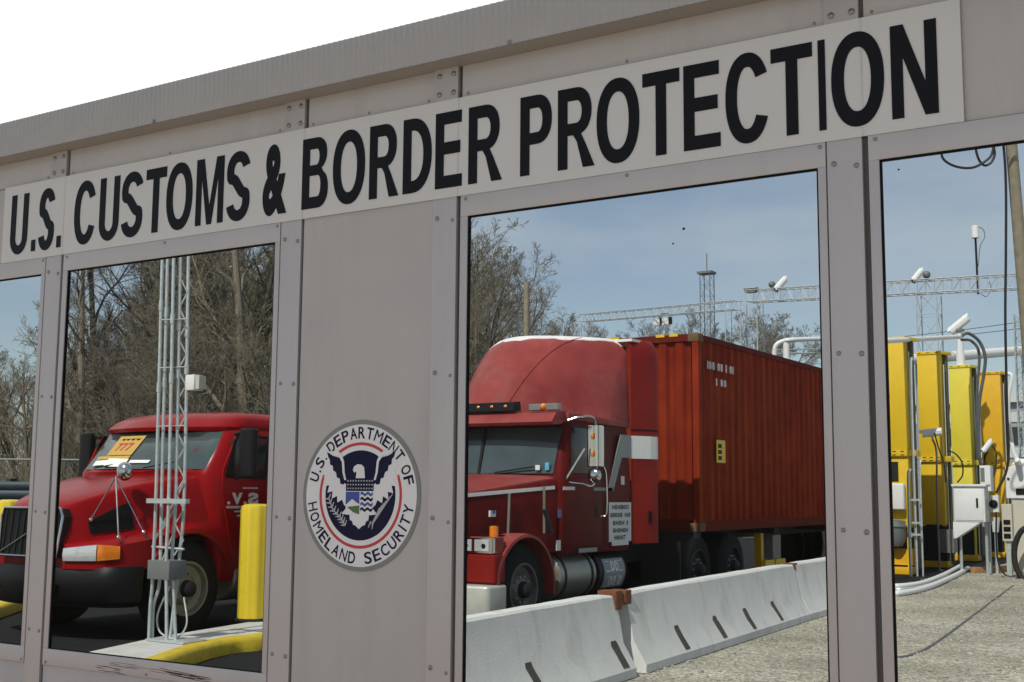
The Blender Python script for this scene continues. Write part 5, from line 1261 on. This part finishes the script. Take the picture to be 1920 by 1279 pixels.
# ================================================================== POLE AND CABLES, right window
pd = 21
a, b = atD(1896, 268, pd), atD(1924, 600, pd)
base = b + (b-a)*((b.z)/(a.z-b.z)); base.z = 0; topp = a + (a-b)*((a.z+1.2-a.z)/(a.z-b.z))
po = thing('wooden_pole', 'leaning wooden pole with a black cable down its left side at the right edge', 'pole', base)
MB().tube([Vector((0, 0, 0)), a.lerp(b, .5)-base, topp-base], [.12, .10, .09], 14).build('pole', 'pole_wood', po)
o = MB().tube(bez([topp+Vector((-.15, -.15, -.1)), atD(1881, 268, pd-.2), atD(1886, 350, pd-.2), atD(1886, 480, pd-.2), atD(1885, 600, pd-.2), atD(1888, 760, pd-.2), atD(1890, 868, pd-.2), atD(1868, 925, pd-.2)], 8), .022, 8).build('cable', 'cable_black'); tag(o, 'long black cable dropping straight down left of the leaning wooden pole', 'cable')
lp = [atD(x, y_, pd-.3) for x, y_ in ((1900, 252), (1866, 268), (1865, 290), (1858, 305), (1845, 310), (1834, 296), (1830, 270), (1845, 250), (1862, 262), (1860, 288), (1848, 302), (1825, 314), (1800, 314), (1778, 306), (1766, 292), (1770, 268), (1800, 250), (1880, 240))]
o = MB().tube(bez(lp, 8), .022, 8).build('cable', 'cable_black'); tag(o, 'coiled black cable hanging at the top of the right window', 'cable')
dA = 40
a, b = atD(1834, 552, dA), atD(1829, 447, dA)
an = thing('antenna', 'white cylinder antenna on a thin mast above the lattice beam', 'antenna', (a.x, a.y, a.z)); O_ = Vector(an.location)
MB().tube([a-O_, b-O_], .035, 8).build('mast', 'dark_steel', an); MB().lathe([(0, .10), (.02, .12), (.40, .12), (.42, .09)], b-O_, (-.02, 0, 1), 16).build('cylinder', 'white_paint', an)
MB().tube([q-O_ for q in bez([atD(1829, 424, dA), atD(1843, 430, dA), atD(1846, 445, dA), atD(1838, 462, dA), atD(1834, 500, dA)], 8)], .012, 6).build('wire', 'cable_grey', an)
MB().tube([q-O_ for q in bez([atD(1838, 550, dA), atD(1850, 556, dA), atD(1858, 540, dA), atD(1855, 528, dA)], 8)], .012, 6).build('wire', 'cable_grey', an)

# ================================================================== LATTICE GANTRIES
def lattice(mb, p0, p1, w, h, n, r=.021, rb=.008):
    """square lattice truss from p0 to p1"""
    p0, p1 = Vector(p0), Vector(p1); t = (p1-p0).normalized(); a = t.cross(Vector((0, 0, 1)))
    a = a.normalized() if a.length > .1 else Vector((1, 0, 0)); b = a.cross(t).normalized()
    cs = [a*w/2+b*h/2, -a*w/2+b*h/2, -a*w/2-b*h/2, a*w/2-b*h/2]
    for c in cs: mb.tube([p0+c, p1+c], r, 6)
    for k in range(n):
        q0, q1 = p0.lerp(p1, k/n), p0.lerp(p1, (k+1)/n)
        for i in range(4):
            c0, c1 = cs[i], cs[(i+1) % 4]
            mb.tube([q0+(c0 if k % 2 else c1), q1+(c1 if k % 2 else c0)], rb, 4); mb.tube([q0+c0, q0+c1], rb*.8, 4)
def gantry(a, b, legs, lab, w=.7, h=.65, n=22, m='truss_white'):
    t = thing('lattice_gantry', lab, 'gantry', (a.x, a.y, 0)); O_ = Vector((a.x, a.y, 0))
    mb = MB(); lattice(mb, a-O_, b-O_, w, h, n); mb.build('beam', m, t, smooth=False)
    for k in legs:
        q = a.lerp(b, k)-O_; mb = MB(); lattice(mb, (q.x, q.y, 0), (q.x, q.y, q.z-h/2), .65, .65, int(q.z*1.4)); mb.build('leg', m, t, smooth=False)
    return t
g1a, g1b = atD(1405, 556, 46), atD(1915, 528, 38)
gantry(g1a, g1b, (.01, .70), 'white lattice gantry beam crossing the sky behind the orange container', .5, .44, 34)
g2a, g2b = atD(1092, 597, 62), atD(1385, 572, 50)
gantry(g2a, g2b, (.012, .985), 'thinner white lattice gantry standing behind the maroon truck roof', .42, .36, 34)
# far antenna tower on a roof line
q = atD(1326, 560, 75); at_ = thing('antenna_tower', 'far lattice antenna tower with a platform and whip aerial', 'tower', (q.x, q.y, 0))
mb = MB(); lattice(mb, (0, 0, 0), (0, 0, atD(1326, 513, 75).z), .65, .65, 22, .028, .011); mb.build('lattice', 'fence_grey', at_, smooth=False)
z = atD(1326, 513, 75).z; MB().box(-.5, .45, -.4, .4, z, z+.14).build('platform', 'fence_grey', at_); MB().tube([(0, 0, z), (0, 0, z+1.3)], .03, 6).build('aerial', 'fence_grey', at_)
# twin white floodlights
q = atD(1243, 603, 56); fl = thing('floodlight', 'pair of white floodlights hanging under the far gantry', 'floodlight', q)
for dx in (-.28, .16): MB().rbox(dx-.17, dx+.17, -.12, .12, -.18, .15, .03).build('lamp_head', 'white_paint', fl); MB().box(dx+.16, dx+.26, -.1, .1, -.14, .18).build('lamp_back', 'dark_steel', fl)
MB().tube([(-.2, 0, .15), (-.1, 0, .35), (.3, 0, .36)], .03, 6).build('bracket', 'dark_steel', fl)
def on_beam(px, t_off=.26):
    best = min((abs(960+FOC*((g1a.lerp(g1b, k/400)-CAM).dot(_r))/((g1a.lerp(g1b, k/400)-CAM).dot(_f))-px), k) for k in range(401)); v = g1a.lerp(g1b, best[1]/400); return v+Vector((0, 0, t_off))
camera_thing(on_beam(1463), (-.4, -.55, -.7), 'white security camera on the gantry left of the grey pillar', 1.5)
camera_thing(on_beam(1720), (-.4, -.55, -.7), 'white security camera on the gantry in the right window', 1.3)
for px, lab in ((1448, 'dark round sensor beside the left gantry camera'), (1738, 'dark round sensor beside the right gantry camera')):
    o = thing('sensor', lab, 'sensor', on_beam(px)); MB().ball((0, 0, .14), .13, 8).build('dome', 'fence_grey', o); MB().tube([(0, 0, -.05), (0, 0, .1)], .04, 6).build('stem', 'fence_grey', o)
q = on_beam(1408); o = thing('junction_box', 'grey hooded box on the left end of the gantry beam', 'box', q); MB().box(-.20, .20, -.14, .14, -.12, .02).build('body', 'grey_box', o); MB().box(-.27, .27, -.2, .2, .02, .06).build('hood', 'truss_white', o)
# lattice mast behind the leaning pole
q = atD(1908, 560, 34); o = thing('lattice_mast', 'thin galvanised lattice mast behind the leaning wooden pole', 'mast', (q.x, q.y, 0)); mb = MB(); lattice(mb, (0, 0, 0), (0, 0, 6.6), .22, .22, 30, .016, .009); mb.build('lattice', 'galvanised', o, smooth=False)
# overhead wires
for k, (A, Bq, lab) in enumerate((((1760, 618, 1950, 585), (70, 60), 'upper overhead wire in the right window'), ((1760, 627, 1950, 598), (70, 60), 'second overhead wire in the right window'), ((1770, 668, 1950, 640), (80, 60), 'lowest overhead wire, behind the wide white pipe'))):
    a, b = atD(A[0], A[1], Bq[0]), atD(A[2], A[3], Bq[1]); a = a+(a-b)*.6; b = b+(b-a)*1.2
    pts = [a.lerp(b, i/16)-Vector((0, 0, .35*math.sin(math.pi*i/16))) for i in range(17)]
    o = MB().tube(pts, .018, 5).build('wire', 'cable_black'); tag(o, lab, 'wire', 'overhead wires')
# far wooden post above the truck fairing
q = atD(987, 640, 33); z = atD(986, 527, 33).z; o = thing('wooden_pole', 'straight wooden pole rising behind the maroon truck fairing', 'pole', (q.x, q.y, 0)); MB().tube([(0, 0, 0), (0, 0, z)], [.10, .08], 12).build('pole', 'pole_wood', o)
# low far building at the right
q = atD(1905, 800, 62)
sh = thing('shed', 'far grey shed with pale bands at the right edge behind the towers', 'building', (q.x+1, q.y, 0))
MB().box(-9.5, 14, 0, 8, 0, 6.3).build('wall', 'shed_grey', sh); MB().box(-9.8, 14.3, -.3, 8.3, 6.3, 6.7).build('roof', 'shed_white', sh)
for z in (5.3, 3.5): MB().box(-9.5, 14, -.06, 0, z, z+.5).build('band', 'shed_white', sh)
for k in range(7): MB().box(-8.6+k*3.1, -6.9+k*3.1, -.05, -.01, 4.15, 5.05).build('window', 'dark_glass', sh)
for k in range(7): MB().box(-8.3+k*3.1, -7.4+k*3.1, -.05, -.01, 2.2, 3.2).build('window', 'dark_glass', sh)
# ================================================================== BARE TREES
def tree_meshes(seed, H, spread, lean=0.0, wide=.5, tm='bark', cm='twig_olive', low=.22, dens=1.15, rmin=.0042):
    r = random.Random(seed); T = MB(); K = MB()
    def branch(p, d, L, rad, lev):
        n = 5 if lev < 2 else 3 if lev < 4 else 2
        pts = [p]; rs = [rad]; dirs = [d]
        wob = (.10, .20, .28, .34, .4)[min(lev, 4)]
        for i in range(n):
            d = (d + Vector((r.gauss(0, wob), r.gauss(0, wob), r.gauss(0, wob*.7)+(.10 if lev else .02)))).normalized()
            p = p + d*(L/n); pts.append(p); dirs.append(d); rs.append(rad*(1-.72*(i+1)/n) if lev else rad*(1-.80*(i+1)/n))
        rs = [max(x, rmin) for x in rs]
        (T if lev < 2 else K).tube(pts, rs, (9, 6, 4, 3, 3)[min(lev, 4)], lev < 2)
        if lev >= 4: return
        cnt = (12, 8, 6, 6)[lev]; cnt = max(2, int(cnt*dens*(.8+.4*r.random())))
        for k in range(cnt):
            t = (low+(1-low)*(k+r.random())/cnt) if lev == 0 else (.22+.78*(k+r.random())/cnt)
            t = min(t, .995); i = min(int(t*n), n-1); f_ = t*n-i
            q = pts[i].lerp(pts[i+1], f_); rr = rs[i]+(rs[i+1]-rs[i])*f_
            ax = dirs[i+1].orthogonal().normalized(); ax = Matrix.Rotation(r.random()*6.283, 3, dirs[i+1]) @ ax
            ang = r.uniform(.45, .95)*(1.0 if lev else wide*1.7)
            nd = Matrix.Rotation(ang, 3, ax) @ dirs[i+1]
            Lk = L*((1-t)*.55+.30)*r.uniform(.75, 1.15)*(spread if lev == 0 else .82)
            branch(q, nd, Lk, max(rr*r.uniform(.45, .68), .005), lev+1)
    branch(Vector((0, 0, -.1)), Vector((lean, .02, 1)).normalized(), H, H*.019, 0)
    return T, K, tm, cm
TREE_SRC = []
def make_tree(name, label, args, group):
    T, K, tm, cm = tree_meshes(*args[0], **args[1])
    t = thing(name, label, 'tree', (0, 0, 0), 0, group)
    T.build('trunk', tm, t); K.build('crown', cm, t, smooth=False); return t
GT = 'bare winter trees beyond the lot'
LAB = ['leafless olive brown tree in the thicket behind the trucks', 'leafless grey tree with upright branches beyond the lot', 'leafless brown tree with a wide tangled crown beyond the lot', 'leafless multi-branched tree with a slim pale trunk beyond the lot']
src = [make_tree('bare_tree', LAB[0], ((11, 8.6, .62), dict(wide=.42, cm='twig_olive', dens=1.05)), GT),
       make_tree('bare_tree', LAB[1], ((23, 9.0, .55), dict(wide=.36, cm='twig_grey', tm='bark', low=.18)), GT),
       make_tree('bare_tree', LAB[2], ((37, 8.0, .85), dict(wide=.55, cm='twig_brown', low=.2, dens=1.1)), GT),
       make_tree('bare_tree', LAB[3], ((52, 9.0, .5), dict(wide=.40, cm='twig_olive', tm='bark_pale', low=.25, dens=.9)), GT)]
src.append(make_tree('bare_tree', 'far leafless tree on the skyline behind the lattice gantries', ((71, 8.4, .8), dict(wide=.5, cm='twig_grey', low=.16, dens=1.2, rmin=.0065)), 'far bare trees on the skyline'))
used = [False]*5
rt = random.Random(99)
def put_tree(i, px, depth, k, rz=None):
    q = atD(px, hor(px), depth); rz = rt.random()*6.28 if rz is None else rz
    if not used[i]: used[i] = True; o = src[i]; o.location = (q.x, q.y, 0); o.rotation_euler = (0, 0, rz); o.scale = (k,)*3; return o
    return dup(src[i], (q.x, q.y, 0), rz, None, k)
# left windows: a thicket, taller to the right
for i, px, dpt, k in (
    (0, -40, 34, .52), (2, 40, 33, .62), (1, 85, 38, .55), (2, 5, 44, .66), (0, 70, 46, .64), (1, 20, 36, .58), (3, 60, 30, .5), (2, 35, 52, .8),
    (3, 150, 30, .86), (1, 200, 33, 1.0), (0, 262, 31, .80), (2, 300, 36, .92), (1, 345, 32, 1.02), (2, 385, 34, 1.12), (2, 430, 33, 1.15), (3, 470, 29, 1.10), (0, 508, 31, 1.15), (0, 410, 29, .95), (0, 455, 36, 1.25),
    (0, 180, 42, .72), (3, 235, 45, .9), (2, 270, 47, .92), (0, 320, 43, 1.05), (1, 385, 45, 1.25), (2, 480, 46, 1.22), (0, 420, 48, 1.22), (3, 560, 42, 1.05), (0, 640, 40, 1.05), (2, 720, 42, 1.1),
    (1, 120, 56, .72), (0, 215, 57, .85), (2, 150, 60, .85), (0, 330, 55, 1.2), (2, 360, 60, 1.3), (0, 455, 58, 1.4), (2, 500, 60, 1.45), (2, 290, 62, 1.3),
    (2, 260, 28, .52), (0, 335, 27, .56), (2, 410, 27, .62), (0, 480, 26, .64), (2, 190, 29, .50), (0, 120, 29, .44), (2, 372, 30, .66), (0, 300, 31, .62), (2, 235, 32, .58)):
    put_tree(i, px, dpt, k)
# big window
for i, px, dpt, k in ((2, 790, 44, 1.35), (0, 838, 46, 1.28), (2, 876, 52, 1.42), (0, 850, 58, 1.45), (1, 900, 44, .66), (0, 880, 36, .78), (2, 905, 48, .66), (1, 930, 62, .62), (0, 866, 42, 1.12), (2, 858, 38, .98), (2, 880, 47, 1.25), (0, 890, 55, 1.32),
    (4, 1030, 70, 1.35), (4, 1052, 73, 1.42), (1, 1062, 74, 1.2), (4, 1008, 82, 1.2), (4, 1120, 85, 1.18), (4, 1165, 88, 1.5), (4, 1205, 84, 1.48), (4, 1250, 88, 1.46), (4, 1290, 86, 1.52), (4, 1335, 84, 1.52), (4, 1370, 80, 1.38), (3, 1400, 78, 1.38), (4, 1440, 82, 1.34), (4, 1085, 90, 1.3), (4, 1180, 95, 1.6), (4, 1310, 96, 1.6), (4, 1385, 92, 1.5), (4, 1470, 95, 1.0), (4, 1520, 95, .8)):
    put_tree(i, px, dpt, k)
# undergrowth: countless thin stems along the edge of the thicket
rb = random.Random(4); ub = MB()
for _ in range(7500):
    px = rb.uniform(-160, 1000); d = rb.uniform(25, 50) if px < 760 else rb.uniform(32, 60)
    q = atD(px, hor(px), d); h = rb.uniform(.5, 2.6)*(1.25 if rb.random() < .2 else 1)
    t = Vector((q.x+rb.gauss(0, .5), q.y+rb.gauss(0, .5), h*.55)); e = Vector((t.x+rb.gauss(0, .5), t.y+rb.gauss(0, .5), h))
    ub.tube([(q.x, q.y, 0), t, e], [.014, .009, .004], 3, False)
    if rb.random() < .7: ub.tube([t, t+Vector((rb.gauss(0, .4), rb.gauss(0, .4), h*.35))], [.007, .004], 3, False)
tag(ub.build('undergrowth', 'brush', smooth=False), 'tangled brown undergrowth of thin stems below the bare trees', 'undergrowth', kind='stuff')
# leaf litter bank the thicket grows from
A = [atD(px, hor(px), d) for px, d in ((-260, 24.5), (120, 24.5), (480, 24.5), (760, 29), (1000, 42), (1150, 62))]; Bk = [atD(px, hor(px), 115) for px in (1150, 1000, 760, 480, 120, -260)]
mat('leaf_litter', (.11, .095, .06), .95, 0, .45, 1.5, .5, 30)
sheet('bank', [(p.x, p.y) for p in A+Bk], .012, 'leaf_litter')
# wire fence in front of the thicket and a steel rail
fa, fb = atD(-120, hor(-120), 22.5), atD(640, hor(640), 22.5); fl_ = (fb-fa); fl_.z = 0; LF = fl_.length; tx = fl_.normalized(); FO = Vector((fa.x, fa.y, 0))
fn_ = thing('wire_fence', 'dark chain link fence in front of the bare trees', 'fence', FO)
nP = int(LF/2.6)
for k in range(nP+1): q = tx*(LF*k/nP); MB().tube([q, q+Vector((0, 0, 2.15))], .03, 8).build('post', 'fence_grey', fn_)
for z in (2.12, .12): MB().tube([tx*0+Vector((0, 0, z)), tx*LF+Vector((0, 0, z))], .022, 6).build('rail', 'fence_grey', fn_)
mb = MB(); s = .11; k = -2.0
while k < LF:
    for sg in (1, -1):
        u0, u1 = (k, k+2.0) if sg > 0 else (k+2.0, k)
        mb.tube([tx*max(0, min(LF, u0))+Vector((0, 0, .12)), tx*max(0, min(LF, u1))+Vector((0, 0, 2.12))], .0035, 3, False)
    k += s
mb.build('mesh', 'fence_grey', fn_, smooth=False)
q0, q1 = atD(-60, 925, 19.5), atD(78, 922, 19.5); e = (q1-q0); q0 = q0-e*1.5
gr = thing('guard_rail', 'blue grey steel guard rail behind the far yellow bollard', 'guard rail', (q0.x, q0.y, 0)); GO = Vector((q0.x, q0.y, 0)); e.z = 0; tdir = e.normalized(); nrm = Vector((tdir.y, -tdir.x, 0))
prof = [(0, 1.42), (.03, 1.46), (.03, 1.52), (0, 1.56), (.03, 1.60), (.03, 1.66), (0, 1.70), (-.01, 1.70), (.02, 1.66), (.02, 1.60), (-.01, 1.56), (.02, 1.52), (.02, 1.46), (-.01, 1.42)]
Lg = 4.6
MB().loft([[tdir*d + nrm*a + Vector((0, 0, z)) for a, z in prof] for d in (0, Lg)]).build('beam', 'rail_steel', gr)
for d in (.3, 2.3, 4.3): MB().box(0, .1, 0, .12, 0, 1.75).build('post', 'rail_steel', gr).location = tdir*d + nrm*-.16
# ================================================================== LIGHT
SUN_EL, SUN_AZ = R_(48), R_(180)       # azimuth from +Y, clockwise: the sun stands at -Y
sd = Vector((math.sin(SUN_AZ)*math.cos(SUN_EL), math.cos(SUN_AZ)*math.cos(SUN_EL), math.sin(SUN_EL)))
sl = bpy.data.lights.new('sun', 'SUN'); sl.energy = 4.2; sl.angle = R_(.53); sl.color = (1, .95, .87)
so = bpy.data.objects.new('sun', sl); COL.objects.link(so); so.rotation_euler = sd.to_track_quat('Z', 'Y').to_euler()
w = bpy.data.worlds.new('World'); scene.world = w; w.use_nodes = True
nt = w.node_tree; N = nt.nodes; L = nt.links; bg = N['Background']
sky = N.new('ShaderNodeTexSky'); sky.sky_type = 'NISHITA'; sky.sun_disc = False
sky.sun_elevation = SUN_EL; sky.sun_rotation = SUN_AZ; sky.air_density = 1.0; sky.dust_density = .6; sky.ozone_density = 1.0; sky.altitude = 100
# thin bright cloud: streaks low in the sky, a white bank higher up on one side
tc = N.new('ShaderNodeTexCoord'); mp = N.new('ShaderNodeMapping'); mp.inputs['Scale'].default_value = (2.2, 2.2, 7)
L.new(tc.outputs['Generated'], mp.inputs['Vector'])
nz = N.new('ShaderNodeTexNoise'); nz.inputs['Scale'].default_value = 1.6; nz.inputs['Detail'].default_value = 7; nz.inputs['Roughness'].default_value = .55
L.new(mp.outputs['Vector'], nz.inputs['Vector'])
r1 = N.new('ShaderNodeMapRange'); r1.inputs['From Min'].default_value = .42; r1.inputs['From Max'].default_value = .75; r1.inputs['To Min'].default_value = .18; r1.inputs['To Max'].default_value = .72
L.new(nz.outputs['Fac'], r1.inputs['Value'])
cdir = ray(250, -330).normalized()
pA, pB = ray(0, 370).normalized(), ray(1000, 170).normalized()
pn = pA.cross(pB).normalized()
if pn.z < 0: pn = -pn
def dotn(vec):
    d = N.new('ShaderNodeVectorMath'); d.operation = 'DOT_PRODUCT'; d.inputs[1].default_value = vec
    nn = N.new('ShaderNodeVectorMath'); nn.operation = 'NORMALIZE'; L.new(tc.outputs['Generated'], nn.inputs[0]); L.new(nn.outputs[0], d.inputs[0]); return d.outputs['Value']
def smooth(v, a, b):
    m = N.new('ShaderNodeMapRange'); m.interpolation_type = 'SMOOTHSTEP'; m.inputs['From Min'].default_value = a; m.inputs['From Max'].default_value = b; L.new(v, m.inputs['Value']); return m.outputs['Result']
ad = N.new('ShaderNodeMath'); ad.operation = 'MULTIPLY_ADD'; ad.inputs[1].default_value = .03; L.new(nz.outputs['Fac'], ad.inputs[0]); L.new(dotn(pn), ad.inputs[2])
m1 = smooth(ad.outputs[0], .0, .055); m2 = smooth(dotn(cdir), math.cos(R_(62)), math.cos(R_(34)))
mu = N.new('ShaderNodeMath'); mu.operation = 'MULTIPLY'; L.new(m1, mu.inputs[0]); L.new(m2, mu.inputs[1])
mixA = N.new('ShaderNodeMix'); mixA.data_type = 'RGBA'; L.new(r1.outputs['Result'], mixA.inputs['Factor']); L.new(sky.outputs['Color'], mixA.inputs['A'])
mixB = N.new('ShaderNodeMix'); mixB.data_type = 'RGBA'; L.new(mu.outputs[0], mixB.inputs['Factor']); L.new(mixA.outputs['Result'], mixB.inputs['A'])
SKY_S = .10
mixA.inputs['B'].default_value = (6.2, 6.7, 7.2, 1)
mixB.inputs['B'].default_value = (7.6, 7.6, 7.8, 1)
L.new(mixB.outputs['Result'], bg.inputs['Color']); bg.inputs['Strength'].default_value = SKY_S
vs_ = scene.view_settings; vs_.view_transform = 'Standard'; vs_.look = 'None'; vs_.exposure = 0.5; vs_.gamma = 1
scene.render.film_transparent = False
scene.cycles.max_bounces = 8; scene.cycles.transparent_max_bounces = 16; scene.cycles.use_denoising = True
scene.cycles.sample_clamp_indirect = 6
